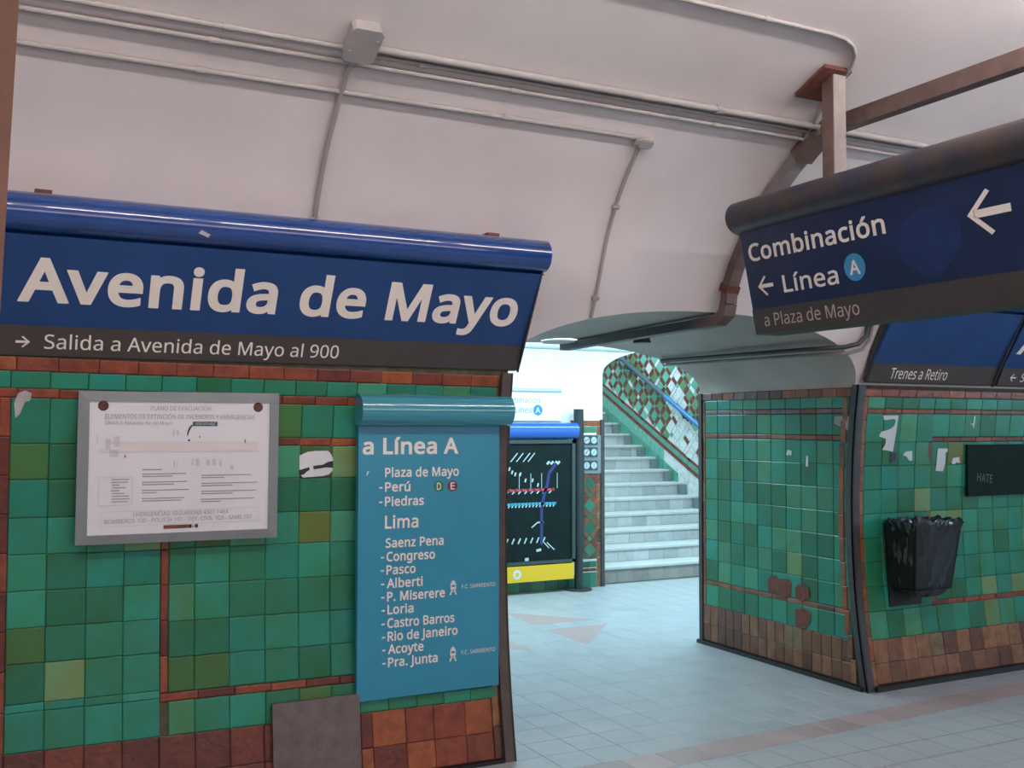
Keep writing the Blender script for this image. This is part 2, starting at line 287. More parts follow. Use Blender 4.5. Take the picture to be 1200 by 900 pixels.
'Z': '459|427 0 0 21 -132 0 30 0 133 0 0 18 30 55 0 -19 101 151 332 508 -101 -151 -97 0 40 508 97 0 0 22 40 573 0 -22 127 0 419 573 -126 0 0 -19 419 518 0 18 -100 -151 118 64 100 151 103 0 427 64 -103 0 0 -21',
'a': '450|231 437 -28 0 52 0 347 403 -25 23 25 -23 385 293 0 50 0 -98 385 0 0 98 -17 0 334 0 17 0 -5 20 320 61 5 -20 -1 0 317 61 1 0 -13 -16 279 22 13 10 -13 -10 234 -1 17 5 -17 -5 172 -8 24 0 -25 0 103 6 21 -9 -21 9 55 48 11 -19 -12 19 37 119 0 -28 0 43 87 219 -33 -24 34 23 243 257 -70 -3 24 0 316 259 -24 -1 0 9 316 285 0 -9 0 36 293 359 15 -14 -16 14 227 380 28 0 -23 0 163 370 20 7 -21 -7 106 347 17 9 -7 18 84 400 7 -17 19 10 151 426 -26 -7 25 7|252 208 21 1 -54 -2 141 182 20 15 -21 -15 110 119 0 27 0 -24 132 66 -15 11 15 -11 188 49 -23 0 37 0 279 79 -24 -20 24 20 315 172 0 -42 0 12 315 210 0 -13 -21 -1',
'b': '493|139 461 0 50 0 -18 138 410 0 16 -1 -16 135 373 1 9 1 0 139 373 -2 0 12 18 189 419 -21 -13 22 12 272 437 -34 0 53 0 401 381 -33 37 32 -37 449 215 0 74 0 -49 427 91 15 34 -15 -33 365 17 27 16 -27 -17 272 -8 35 0 -34 0 189 10 22 -12 -21 13 139 55 12 -18 -2 0 133 55 2 0 -5 -19 119 0 4 18 -17 0 68 0 17 0 0 203 68 609 0 -203 24 0 139 609 -24 0 0 -49|260 379 39 0 -31 0 188 361 17 12 -18 -11 150 308 7 24 -8 -23 139 217 0 37 0 -1 139 214 0 1 0 -53 165 93 -18 28 17 -28 261 51 -47 0 39 0 348 93 -19 -28 19 28 376 216 0 -54 0 54 348 338 19 -28 -19 27',
'c': '385|241 -8 24 0 -38 0 139 15 30 -15 -30 16 69 87 17 -32 -16 33 44 213 0 -51 0 52 71 342 -18 -34 17 33 142 415 -30 -16 31 15 245 438 -38 0 22 0 309 431 -21 5 20 -5 358 415 -12 6 -7 -20 337 356 7 20 -13 5 292 370 17 -5 -17 4 244 376 15 0 -29 0 172 358 19 12 -18 -13 131 303 9 24 -9 -24 117 213 0 36 0 -34 131 126 -9 24 9 -24 172 71 -19 13 18 -12 240 53 -27 0 23 0 302 60 -18 -5 18 5 351 78 -15 -7 0 -21 351 15 0 21 -14 -7 304 -2 17 4 -18 -4',
'd': '493|221 -8 22 0 -54 0 92 48 32 -37 -32 37 44 214 0 -74 0 74 93 381 -33 -37 32 38 221 438 -53 0 23 0 280 429 -17 6 16 -5 323 407 -12 9 12 -10 354 374 -8 12 2 0 359 374 -1 0 0 7 356 405 2 -13 -1 14 354 438 0 -8 0 57 354 609 0 -57 24 0 425 609 -24 0 0 -203 425 0 0 203 -19 0 368 0 19 0 -3 19 358 58 3 -20 -1 0 354 58 2 0 -8 -13 323 24 12 10 -12 -9 279 1 17 6 -16 -6|232 51 -39 0 45 0 328 88 -19 -25 18 25 355 200 0 -50 0 5 355 213 0 -4 0 54 329 336 17 -28 -18 29 231 379 48 0 -38 0 146 334 19 30 -19 -30 117 213 0 50 0 -52 146 93 -19 28 19 -28',
'e': '452|234 438 -38 0 37 0 329 414 -26 16 27 -16 390 346 -14 29 14 -29 411 244 0 39 0 -14 411 201 0 14 -98 0 117 201 98 0 1 -48 154 90 -23 26 24 -25 254 52 -43 0 27 0 327 60 -21 -5 21 5 392 82 -22 -10 0 -21 392 20 0 21 -22 -10 327 -1 22 4 -21 -5 251 -8 29 0 -41 0 143 17 31 -17 -31 16 70 91 18 -33 -17 33 44 212 0 -48 0 47 68 333 -16 -34 16 33 134 411 -28 -19 29 18|233 380 24 0 -33 0 154 348 19 21 -20 -22 119 257 3 39 73 0 338 257 -73 0 0 25 326 322 8 -19 -7 18 292 364 16 -10 -15 11',
'f': '276|266 375 0 18 -36 0 158 375 36 0 0 -125 158 0 0 125 -24 0 87 0 24 0 0 125 87 375 0 -125 -25 0 12 375 25 0 0 11 12 408 0 -11 25 8 87 432 -25 -8 0 9 87 457 0 -8 0 37 104 547 -11 -23 11 23 152 597 -21 -10 20 11 227 613 -29 0 17 0 274 609 -14 3 14 -3 310 599 -10 4 -6 -18 292 544 6 18 -9 2 262 552 11 -3 -11 2 228 556 12 0 -24 0 175 532 12 16 -11 -16 158 458 0 34 0 -9 158 430 0 9 36 0 266 430 -36 0 0 -18',
'g': '493|221 438 -56 0 28 0 297 422 -23 11 23 -11 355 373 -16 22 2 0 359 373 -1 0 3 19 369 430 -3 -19 19 0 425 430 -19 0 0 -146 425 -7 0 145 0 -41 404 -109 14 27 -14 -28 341 -172 28 14 -29 -14 233 -192 43 0 -31 0 147 -186 26 -4 -26 5 78 -165 20 -9 0 21 78 -100 0 -22 20 -11 149 -125 -27 6 27 -6 237 -134 -31 0 36 0 324 -101 -22 -22 21 21 355 -13 0 -37 0 6 355 4 0 -6 0 6 356 32 0 -12 1 12 358 57 -1 -5 -1 0 354 57 2 0 -15 -22 299 8 22 11 -22 -11 221 -8 30 0 -55 0 91 51 31 -40 -31 39 44 214 0 -70 0 69 91 377 -31 -40 31 41|230 379 29 0 -24 0 169 359 17 13 -17 -13 130 303 9 25 -9 -24 117 213 0 36 0 -53 146 92 -19 28 20 -28 232 50 -38 0 22 0 288 58 -16 -5 15 6 326 85 -10 -12 11 12 349 131 -5 -19 5 18 356 197 0 -25 0 6 356 214 0 -5 0 39 343 309 9 -24 -9 24 302 362 18 -12 -19 11',
'h': '496|139 431 0 59 0 -11 138 399 0 11 -1 -10 135 370 1 9 1 0 140 370 -2 0 9 15 174 407 -14 -9 14 10 221 429 -18 -5 17 6 273 437 -18 0 35 0 360 421 -23 11 24 -11 413 370 -12 23 12 -23 431 280 0 37 0 -93 431 0 0 93 -24 0 361 0 23 0 0 92 361 275 0 -92 0 35 338 353 15 -17 -16 17 265 379 33 0 -32 0 189 360 18 12 -18 -12 150 308 8 23 -7 -24 139 222 0 34 0 -74 139 0 0 74 -24 0 68 0 24 0 0 203 68 609 0 -203 24 0 139 609 -24 0 0 -59',
'i': '207|139 430 -24 0 0 -143 139 0 0 143 -24 0 68 0 24 0 0 143 68 430 0 -143 24 0|104 591 -12 0 11 0 133 580 -9 7 8 -7 145 546 0 16 0 -15 133 512 8 8 -9 -7 104 501 11 0 -12 0 75 512 8 -7 -8 8 63 546 0 -15 0 16 75 580 -8 -7 8 7',
'j': '207|18 -192 28 0 -14 0 -18 -190 11 -2 -10 2 -44 -183 7 -3 0 19 -44 -126 0 -19 8 -2 -19 -132 -9 2 8 -1 9 -134 -10 0 17 0 51 -120 -11 -9 12 9 68 -67 0 -26 0 166 68 430 0 -166 24 0 139 430 -24 0 0 -165 139 -64 0 165 0 -27 126 -133 8 19 -9 -19 87 -177 17 10 -18 -10|63 546 0 -15 0 16 75 580 -8 -7 8 7 104 591 -12 0 11 0 133 580 -9 7 8 -7 145 546 0 16 0 -15 133 512 8 8 -9 -7 104 501 11 0 -12 0 75 512 8 -7 -8 8',
'k': '428|138 291 0 106 0 -8 137 257 1 14 -1 -13 135 221 0 10 1 0 138 221 -1 0 3 5 152 240 -6 -8 7 8 172 264 -7 -8 7 9 189 285 -5 -6 46 48 326 430 -45 -49 28 0 409 430 -28 0 -58 -61 235 246 58 61 62 -82 421 0 -62 82 -28 0 336 0 28 0 -50 67 187 200 50 -66 -16 -14 138 158 16 14 0 -53 138 0 0 53 -23 0 68 0 23 0 0 203 68 609 0 -203 23 0 138 609 -23 0 0 -106',
'l': '207|139 0 0 203 -24 0 68 0 24 0 0 203 68 609 0 -203 24 0 139 609 -24 0 0 -203',
'm': '750|540 438 -28 0 48 0 649 401 -24 24 24 -25 685 280 0 55 0 -93 685 0 0 93 -23 0 615 0 23 0 0 92 615 277 0 -93 0 33 594 353 14 -17 -14 17 528 379 30 0 -42 0 438 342 18 24 -18 -24 411 237 0 46 0 -79 411 0 0 79 -23 0 342 0 23 0 0 92 342 277 0 -93 0 22 332 333 6 -15 -6 15 303 367 13 -7 -13 8 253 379 21 0 -28 0 185 360 17 12 -16 -12 150 308 7 23 -8 -23 139 223 0 34 0 -74 139 0 0 74 -24 0 68 0 24 0 0 143 68 430 0 -143 19 0 125 430 -19 0 4 -20 136 371 -4 20 1 0 140 371 -2 0 9 15 173 409 -13 -10 13 9 217 431 -17 -5 16 4 266 438 -17 0 33 0 349 420 -22 12 22 -12 398 366 -10 24 1 0 402 366 -2 0 14 24 461 420 -25 -12 25 12',
'n': '496|275 438 -18 0 51 0 391 401 -26 24 27 -25 431 280 0 55 0 -93 431 0 0 93 -24 0 361 0 23 0 0 92 361 275 0 -92 0 35 338 353 15 -17 -16 17 265 379 33 0 -48 0 166 338 18 27 -18 -26 139 223 0 50 0 -74 139 0 0 74 -24 0 68 0 24 0 0 143 68 430 0 -143 19 0 125 430 -19 0 4 -20 136 371 -4 20 1 0 140 371 -2 0 9 15 175 409 -14 -10 14 9 222 431 -17 -5 17 4',
'o': '485|442 216 0 47 0 -36 428 121 9 27 -10 -28 388 51 17 19 -18 -20 324 7 25 10 -24 -10 241 -8 31 0 -28 0 163 7 24 -10 -24 10 100 51 18 -20 -17 19 59 121 10 -28 -10 27 44 216 0 -36 0 47 68 336 -16 -32 16 33 137 412 -30 -18 30 17 244 438 -41 0 39 0 347 412 -30 17 30 -18 417 336 -17 33 16 -32|117 216 0 51 0 -34 130 128 -9 25 9 -25 172 71 -19 13 18 -14 243 51 -29 0 29 0 314 71 -18 -14 19 13 356 128 -9 -25 8 25 369 216 0 -34 0 34 355 303 9 -24 -9 24 314 359 18 -13 -18 13 242 379 30 0 -44 0 147 335 20 29 -20 -29',
'p': '493|273 438 -23 0 53 0 401 383 -33 36 32 -37 449 216 0 74 0 -49 427 93 15 33 -15 -34 365 17 27 17 -26 -17 272 -8 36 0 -22 0 213 1 17 -6 -17 6 170 24 12 -10 -12 9 139 55 8 -12 -2 0 134 55 2 0 1 -10 137 20 -1 14 1 -14 139 -16 0 10 0 -59 139 -192 0 58 -24 0 68 -192 24 0 0 207 68 430 0 -208 19 0 126 430 -19 0 3 -20 136 371 -4 20 1 0 139 371 -1 0 8 13 170 405 -12 -10 12 10 213 429 -17 -6 17 6|260 379 39 0 -29 0 190 362 18 11 -18 -11 152 313 8 22 -8 -22 139 229 0 34 0 -4 139 216 0 4 0 -36 150 126 -8 24 7 -25 188 70 -18 13 18 -13 261 51 -31 0 27 0 326 72 -17 -14 17 15 364 131 -9 -25 8 25 376 217 0 -33 0 49 348 334 19 -29 -19 30',
'r': '331|269 438 -20 0 8 0 295 437 -10 0 9 -1 319 433 -7 2 -3 -22 310 368 3 22 -7 2 287 372 9 -1 -8 1 264 374 7 0 -17 0 217 363 14 7 -15 -7 176 334 12 13 -11 -13 149 289 6 17 -7 -18 139 229 0 22 0 -76 139 0 0 76 -24 0 68 0 24 0 0 143 68 430 0 -143 19 0 126 430 -19 0 3 -26 134 351 -3 26 1 0 137 351 -1 0 9 16 170 395 -13 -13 13 13 214 426 -16 -8 17 8',
's': '384|348 119 0 23 0 -28 327 49 14 19 -14 -19 268 6 26 10 -26 -9 176 -8 36 0 -30 0 99 -1 22 -5 -22 5 42 19 16 -8 0 22 42 83 0 -21 17 -8 104 60 -24 7 24 -7 178 49 -25 0 36 0 256 66 -16 -11 16 12 280 112 0 -19 0 11 271 141 6 -8 -6 9 239 167 16 -9 -15 8 174 196 28 -11 -28 10 103 228 19 -11 -20 10 57 266 11 -15 -11 15 41 324 0 -24 0 36 85 408 -29 -20 30 20 202 438 -48 0 26 0 275 430 -22 5 23 -5 339 409 -20 9 -8 -19 315 353 8 19 -18 7 258 372 20 -5 -20 5 197 380 21 0 -29 0 131 366 15 9 -15 -9 108 328 0 16 0 -12 119 298 -7 8 7 -8 154 274 -17 8 16 -8 219 246 -28 10 27 -10 289 215 -20 11 19 -11 333 176 -10 15 10 -15',
't': '290|212 50 -20 0 10 0 245 53 -12 -2 11 1 272 59 -7 -3 0 -18 272 5 0 18 -8 -4 240 -4 14 2 -14 -3 200 -8 13 0 -23 0 138 4 19 -8 -19 7 91 44 12 -19 -11 19 74 125 0 -35 0 84 74 375 0 -83 -21 0 13 375 20 0 0 12 13 409 0 -11 20 9 75 437 -21 -9 9 31 103 528 -10 -30 14 0 144 528 -14 0 0 -32 144 430 0 33 42 0 269 430 -42 0 0 -18 269 375 0 18 -42 0 144 375 42 0 0 -83 144 127 0 83 0 -26 163 69 -12 12 13 -13',
'u': '496|427 430 -23 0 0 -143 427 0 0 143 -19 0 370 0 19 0 -4 19 359 57 4 -19 -1 0 356 57 1 0 -9 -15 321 20 14 10 -15 -10 273 -1 18 4 -17 -5 220 -8 18 0 -34 0 134 8 23 -11 -24 11 81 59 12 -23 -12 23 63 148 0 -36 0 94 63 430 0 -94 24 0 135 430 -24 0 0 -92 135 153 0 92 0 -34 158 76 -16 17 15 -17 230 51 -32 0 32 0 306 69 -19 -12 18 12 345 121 -8 -23 8 24 357 206 0 -33 0 75 357 430 0 -75 23 0',
'v': '407|163 0 27 0 -54 143 0 430 54 -143 25 0 75 430 -25 0 31 -85 167 176 -31 85 4 -11 180 137 -4 15 5 -14 193 96 -3 13 4 -13 201 63 -1 9 1 0 204 63 -1 0 3 9 214 96 -4 -13 4 14 227 138 -5 -15 5 14 241 176 -4 -11 30 85 332 430 -30 -85 25 0 407 430 -25 0 -54 -143 244 0 54 143 -27 0',
'y': '409|1 430 58 -144 25 0 76 430 -25 0 31 -82 169 185 -31 82 6 -14 184 144 -5 13 5 -14 196 105 -3 12 4 -13 205 68 -2 12 1 0 209 68 -2 0 3 14 224 121 -7 -22 7 21 245 186 -7 -22 30 81 333 430 -29 -81 25 0 409 430 -25 0 -62 -163 224 -59 61 163 -10 -27 188 -130 14 21 -14 -20 138 -176 20 11 -19 -11 67 -192 28 0 -12 0 34 -190 9 -2 -10 1 9 -186 7 -2 0 19 9 -130 0 -19 6 -1 30 -133 -8 1 8 -1 56 -135 -9 0 17 0 99 -126 -12 -6 12 7 130 -99 -9 -12 8 11 152 -59 -6 -15 7 19 174 -2 -7 -19 -58 144',
'z': '377|346 0 0 18 -105 0 31 0 105 0 0 16 31 47 0 -16 77 109 262 375 -77 -109 -72 0 45 375 72 0 0 18 45 430 0 -18 98 0 340 430 -98 0 0 -18 340 377 0 18 -76 -108 112 55 76 107 78 0 346 55 -78 0 0 -19',
'í': '207|139 0 0 143 -24 0 68 0 24 0 0 143 68 430 0 -143 24 0 139 430 -24 0 0 -143|222 606 0 3 -5 -7 201 579 9 11 -9 -11 171 546 11 11 -11 -12 138 513 11 10 -11 -11 107 486 10 7 -15 0 61 486 15 0 0 3 61 496 0 -4 8 10 87 532 -9 -14 9 14 115 575 -9 -15 9 14 137 614 -6 -11 28 0 222 614 -28 0 0 -2',
'ó': '485|442 216 0 47 0 -36 428 121 9 27 -10 -28 388 51 17 19 -18 -20 324 7 25 10 -24 -10 241 -8 31 0 -28 0 163 7 24 -10 -24 10 100 51 18 -20 -17 19 59 121 10 -28 -10 27 44 216 0 -36 0 47 68 336 -16 -32 16 33 137 412 -30 -18 30 17 244 438 -41 0 39 0 347 412 -30 17 30 -18 417 336 -17 33 16 -32|117 216 0 51 0 -34 130 128 -9 25 9 -25 172 71 -19 13 18 -14 243 51 -29 0 29 0 314 71 -18 -14 19 13 356 128 -9 -25 8 25 369 216 0 -34 0 34 355 303 9 -24 -9 24 314 359 18 -13 -18 13 242 379 30 0 -44 0 147 335 20 29 -20 -29|362 606 0 3 -5 -7 341 579 9 11 -9 -11 311 546 11 11 -11 -12 278 513 11 10 -11 -11 247 486 10 7 -16 0 200 486 16 0 0 3 200 496 0 -4 9 10 227 532 -10 -14 9 14 254 575 -9 -15 9 14 277 614 -6 -11 28 0 362 614 -29 0 0 -2',
'ú': '496|427 430 -23 0 0 -143 427 0 0 143 -19 0 370 0 19 0 -4 19 359 57 4 -19 -1 0 356 57 1 0 -9 -15 321 20 14 10 -15 -10 273 -1 18 4 -17 -5 220 -8 18 0 -34 0 134 8 23 -11 -24 11 81 59 12 -23 -12 23 63 148 0 -36 0 94 63 430 0 -94 24 0 135 430 -24 0 0 -92 135 153 0 92 0 -34 158 76 -16 17 15 -17 230 51 -32 0 32 0 306 69 -19 -12 18 12 345 121 -8 -23 8 24 357 206 0 -33 0 75 357 430 0 -75 23 0|366 606 0 3 -4 -7 346 579 9 11 -9 -11 316 546 11 11 -11 -12 283 513 11 10 -11 -11 252 486 9 7 -16 0 205 486 16 0 0 3 205 496 0 -4 8 10 231 532 -9 -14 10 14 259 575 -9 -15 9 14 281 614 -5 -11 29 0 366 614 -28 0 0 -2',
'ñ': '496|275 438 -18 0 51 0 391 401 -26 24 27 -25 431 280 0 55 0 -93 431 0 0 93 -24 0 361 0 23 0 0 92 361 275 0 -92 0 35 338 353 15 -17 -16 17 265 379 33 0 -48 0 166 338 18 27 -18 -26 139 223 0 50 0 -74 139 0 0 74 -24 0 68 0 24 0 0 143 68 430 0 -143 19 0 125 430 -19 0 4 -20 136 371 -4 20 1 0 140 371 -2 0 9 15 175 409 -14 -10 14 9 222 431 -17 -5 17 4|101 486 14 0 2 16 110 529 -4 -13 5 12 128 561 -7 -9 8 9 155 581 -10 -4 10 5 189 589 -13 0 12 0 223 582 -11 4 11 -5 255 566 -10 6 10 -6 284 550 -9 4 10 -5 311 543 -8 0 12 0 340 555 -7 -8 6 7 355 589 -3 -15 14 0 395 589 -13 0 -3 -31 368 515 15 19 -15 -19 308 487 25 0 -11 0 275 494 11 -5 -11 4 243 510 11 -7 -10 6 214 526 9 -5 -10 4 186 532 9 0 -13 0 157 521 7 8 -6 -8 142 486 4 15 -14 0',
'Ó': '626|577 287 0 59 0 -44 561 166 11 36 -12 -36 510 73 23 26 -22 -26 428 13 33 14 -33 -14 314 -8 43 0 -45 0 196 13 34 -14 -33 14 114 73 22 -26 -22 26 65 167 11 -37 -11 36 49 288 0 -44 0 59 78 442 -19 -44 19 44 166 545 -40 -25 39 24 314 581 -60 0 58 0 459 545 -39 24 39 -24 547 442 -20 44 20 -44|125 287 0 48 0 -48 145 163 -13 35 14 -35 207 83 -28 18 28 -19 314 55 -43 0 43 0 420 83 -28 -19 27 18 481 163 -13 -35 14 35 501 287 0 -48 0 72 456 457 30 -41 -30 41 314 518 65 0 -43 0 207 490 28 19 -28 -18 145 411 14 34 -13 -34|432 749 0 3 -5 -7 411 722 9 10 -9 -11 381 688 11 12 -11 -11 348 656 11 10 -11 -11 318 629 9 7 -16 0 271 629 16 0 0 3 271 638 0 -3 8 10 297 674 -9 -13 9 14 325 717 -9 -14 9 15 347 757 -6 -12 29 0 432 757 -28 0 0 -3',
'Í': '272|239 0 0 14 -69 0 32 0 69 0 0 14 32 42 0 -14 23 5 99 57 -22 -5 0 153 99 515 0 -153 -22 5 32 531 23 -5 0 14 32 573 0 -14 69 0 239 573 -69 0 0 -14 239 531 0 14 -22 -5 172 515 22 5 0 -153 172 57 0 153 22 -5 239 42 -22 5 0 -14|255 749 0 3 -5 -7 234 722 9 10 -9 -11 204 688 11 12 -11 -11 171 656 11 10 -11 -11 140 629 10 7 -15 0 94 629 15 0 0 3 94 638 0 -3 8 10 120 674 -9 -13 9 14 148 717 -10 -14 9 15 170 757 -6 -12 28 0 255 757 -28 0 0 -3',
'Á': '513|437 0 25 0 -23 59 368 177 23 -59 -76 0 141 177 76 0 -23 -59 73 0 23 59 -24 0 0 0 24 0 75 192 224 575 -75 -192 21 0 289 575 -22 0 74 -192 512 0 -75 192 -25 0|282 415 22 -58 -1 4 274 438 4 -11 -3 11 263 473 4 -12 -3 12 255 500 2 -6 -3 -10 247 468 3 11 -3 -11 238 438 3 9 -3 -9 230 415 2 6 -21 -58 165 241 22 58 61 0 346 241 -60 0 -21 58|374 749 0 3 -5 -7 353 722 9 10 -9 -11 323 688 11 12 -11 -11 290 656 11 10 -11 -11 259 629 10 7 -15 0 213 629 15 0 0 3 213 638 0 -3 8 10 239 674 -10 -13 9 14 266 717 -9 -14 9 15 289 757 -6 -12 28 0 374 757 -29 0 0 -3',
'0': '459|419 287 0 62 0 -46 409 163 7 36 -7 -37 376 70 15 26 -16 -25 316 12 25 13 -24 -13 229 -8 34 0 -43 0 122 27 28 -23 -28 24 60 129 13 -44 -14 44 39 287 0 -61 0 62 58 446 -12 -44 13 44 119 547 -28 -24 27 23 229 581 -46 0 42 0 335 547 -28 23 29 -24 399 446 -14 44 13 -44|110 287 0 52 0 -52 121 156 -7 35 8 -34 159 78 -17 18 18 -17 229 52 -29 0 28 0 298 78 -17 -17 17 17 336 156 -8 -35 8 35 348 287 0 -52 0 52 336 417 8 -34 -8 35 298 495 17 -17 -17 18 229 521 28 0 -29 0 159 495 18 18 -17 -17 121 417 8 35 -7 -34',
'1': '459|285 0 0 191 -23 0 216 0 23 0 0 133 216 400 0 -133 0 16 216 439 0 -10 0 11 217 470 0 -10 1 9 219 499 -1 -10 -9 -9 196 477 7 6 -7 -6 169 455 11 9 -20 -17 108 405 21 17 -12 16 71 452 13 -15 52 40 226 573 -51 -41 20 0 285 573 -20 0 0 -191',
'2': '459|417 0 0 21 -126 0 38 0 127 0 0 20 38 59 0 -20 50 50 188 210 -50 -50 29 29 261 287 -19 -22 20 23 306 353 -10 -21 10 22 322 424 0 -25 0 32 294 496 18 -16 -19 16 221 520 29 0 -28 0 147 506 21 10 -21 -10 83 466 22 17 -13 16 45 513 12 -16 15 13 94 548 -18 -10 18 10 153 572 -21 -6 21 6 221 581 -25 0 35 0 313 562 -26 12 25 -12 372 510 -14 22 15 -23 394 428 0 32 0 -30 375 344 13 26 -12 -26 324 267 22 25 -22 -26 247 185 29 29 -40 -39 128 67 39 40 0 -1 128 64 0 1 96 0 417 64 -96 0 0 -21',
'3': '459|395 439 0 41 0 -26 381 372 10 19 -10 -19 340 326 18 12 -18 -11 277 302 24 4 0 -2 277 298 0 1 46 -5 379 255 -22 24 23 -24 413 163 0 38 0 -33 390 74 15 26 -16 -26 318 14 32 14 -32 -15 193 -8 51 0 -30 0 110 -1 26 -5 -26 4 36 23 24 -12 0 22 36 89 0 -22 24 -12 114 61 -28 7 28 -6 194 51 -26 0 51 0 305 81 -23 -20 23 20 339 164 0 -35 0 24 320 223 13 -15 -12 14 265 255 24 -7 -24 7 179 265 34 0 -19 0 123 265 19 0 0 20 123 326 0 -20 19 0 180 326 -19 0 31 0 259 339 -21 -9 21 9 307 377 -11 -16 11 17 323 434 0 -22 0 28 295 498 19 -15 -19 16 219 521 32 0 -20 0 164 515 16 4 -17 -4 117 498 15 8 -14 -7 75 473 14 10 -12 16 39 521 12 -16 21 16 115 563 -30 -12 30 12 218 581 -38 0 60 0 352 540 -29 27 29 -26',
'4': '459|443 130 0 21 -28 0 359 130 28 0 0 -43 359 0 0 43 -22 0 291 0 23 0 0 43 291 130 0 -43 -91 0 17 130 91 0 0 20 17 190 0 -20 90 129 286 576 -90 -129 25 0 359 576 -24 0 0 -128 359 193 0 128 28 0 443 193 -28 0 0 -21|291 374 0 -60 0 14 291 412 0 -12 1 11 293 444 -1 -10 0 10 294 474 0 -10 0 9 295 500 0 -8 -1 0 292 500 1 0 -4 -10 276 468 6 11 -7 -12 257 438 6 8 -57 -82 86 193 57 82 68 0 291 193 -68 0 0 60',
'5': '459|221 351 -19 0 39 0 322 331 -28 14 29 -13 389 274 -15 25 16 -25 413 183 0 36 0 -40 387 81 17 28 -17 -29 314 15 32 15 -32 -15 199 -8 45 0 -30 0 116 0 26 -5 -26 5 51 23 17 -10 0 22 51 90 0 -22 19 -12 121 62 -28 7 27 -7 200 52 -25 0 28 0 274 65 -21 -8 21 9 323 106 -12 -18 12 19 341 176 0 -28 0 37 306 262 23 -20 -23 20 197 292 50 0 -15 0 146 288 19 3 -19 -3 99 280 12 3 -11 7 64 302 12 -7 7 90 86 573 -7 -91 96 0 373 573 -96 0 0 -22 373 508 0 22 -76 0 146 508 76 0 -5 -55 132 342 5 56 9 2 169 348 -15 -2 16 2',
'6': '459|44 245 0 -43 0 33 51 342 -5 -32 4 32 75 433 -12 -28 11 29 121 510 -20 -23 20 22 196 562 -30 -13 30 12 306 581 -43 0 12 0 344 579 -14 1 13 -1 377 573 -9 3 0 -20 377 513 0 20 -10 3 344 520 12 -1 -12 2 308 523 12 0 -37 0 216 504 24 13 -25 -12 158 454 14 21 -15 -21 127 380 6 28 -7 -28 115 291 1 32 1 0 119 291 -1 0 9 13 150 326 -12 -11 12 10 194 350 -17 -6 18 6 255 358 -23 0 33 0 342 338 -25 14 25 -14 400 279 -14 26 14 -26 421 184 0 37 0 -39 399 82 15 29 -15 -29 336 15 27 16 -27 -15 239 -8 37 0 -27 0 163 7 23 -10 -24 10 101 54 18 -21 -18 21 59 133 10 -32 -10 32|238 51 -20 0 34 0 320 84 -21 -22 21 21 351 184 0 -45 0 37 324 271 18 -21 -19 21 241 303 36 0 -26 0 175 287 19 11 -19 -10 131 248 11 16 -10 -16 115 198 0 17 0 -18 123 146 -5 17 5 -17 146 99 -10 14 11 -15 185 64 -15 9 15 -8',
'7': '459|109 0 26 0 78 169 344 508 -78 -169 -103 0 35 508 103 0 0 22 35 573 0 -22 128 0 419 573 -128 0 0 -19 419 518 0 18 -77 -173 187 0 77 173 -26 0',
'8': '459|229 581 -33 0 33 0 318 565 -26 10 25 -10 378 519 -15 20 15 -20 400 443 0 30 0 -23 385 383 10 17 -10 -17 346 338 16 13 -17 -13 291 303 20 10 24 -11 355 265 -19 14 19 -14 401 216 -11 18 12 -19 419 148 0 27 0 -32 395 65 16 24 -15 -23 330 11 28 13 -28 -13 231 -8 38 0 -41 0 126 10 29 -12 -28 13 61 63 15 -23 -14 23 39 146 0 -33 0 26 56 214 -11 -19 11 19 99 264 -18 -14 19 14 158 299 -21 -10 -19 11 107 336 15 -14 -15 13 71 383 9 -18 -9 17 58 444 0 -23 0 30 80 518 -15 -20 15 20 141 565 -26 -11 26 10|108 145 0 20 0 -28 138 76 -20 18 20 -19 229 48 -41 0 39 0 319 76 -21 -19 20 18 350 148 0 -30 0 18 335 197 10 -14 -10 14 293 235 18 -11 -18 11 229 265 25 -9 -4 2 217 270 4 -1 -24 -10 157 237 16 12 -16 -11 121 197 8 15 -9 -15|228 524 31 0 -30 0 155 502 19 15 -19 -14 127 441 0 27 0 -20 141 391 -10 14 9 -13 179 357 -16 10 16 -9 232 330 -19 9 18 8 282 357 -15 -10 15 9 317 392 -9 -14 9 13 330 441 0 -19 0 27 302 502 19 -14 -18 15',
'9': '459|417 328 0 43 0 -33 410 231 5 32 -4 -33 387 139 11 29 -12 -28 340 63 20 22 -20 -22 265 11 30 12 -31 -13 154 -8 43 0 -11 0 117 -6 14 -1 -14 1 82 0 9 -3 0 20 82 60 0 -20 9 -3 115 53 -12 1 13 -2 152 50 -11 0 38 0 245 68 -24 -12 24 12 303 118 -14 -21 15 21 334 192 -6 -28 7 28 346 281 -1 -31 -2 0 341 281 1 0 -8 -13 310 247 13 10 -12 -10 266 223 17 6 -18 -6 204 214 24 0 -32 0 118 235 25 -14 -25 13 61 294 13 -26 -14 25 40 387 0 -37 0 40 63 491 -15 -29 15 29 127 557 -28 -15 27 16 223 581 -37 0 27 0 299 565 -23 10 24 -10 361 518 -18 21 18 -21 402 439 -10 32 10 -31|223 521 20 0 -33 0 142 488 21 22 -22 -22 110 388 0 45 0 -37 137 301 -18 21 18 -21 220 269 -38 0 25 0 286 285 -18 -10 19 11 330 325 -10 -16 10 16 346 374 0 -17 0 18 338 426 5 -17 -5 18 315 474 10 -14 -10 14 277 508 15 -8 -16 9',
'.': '215|58 43 0 -19 0 20 72 85 -9 -8 10 8 107 97 -14 0 14 0 142 85 -10 8 10 -8 157 43 0 20 0 -19 142 2 10 8 -10 -9 107 -11 14 0 -14 0 72 2 10 -9 -9 8',
'-': '258|32 184 65 0 0 20 32 246 0 -21 65 0 226 246 -65 0 0 -21 226 184 0 20 -65 0',
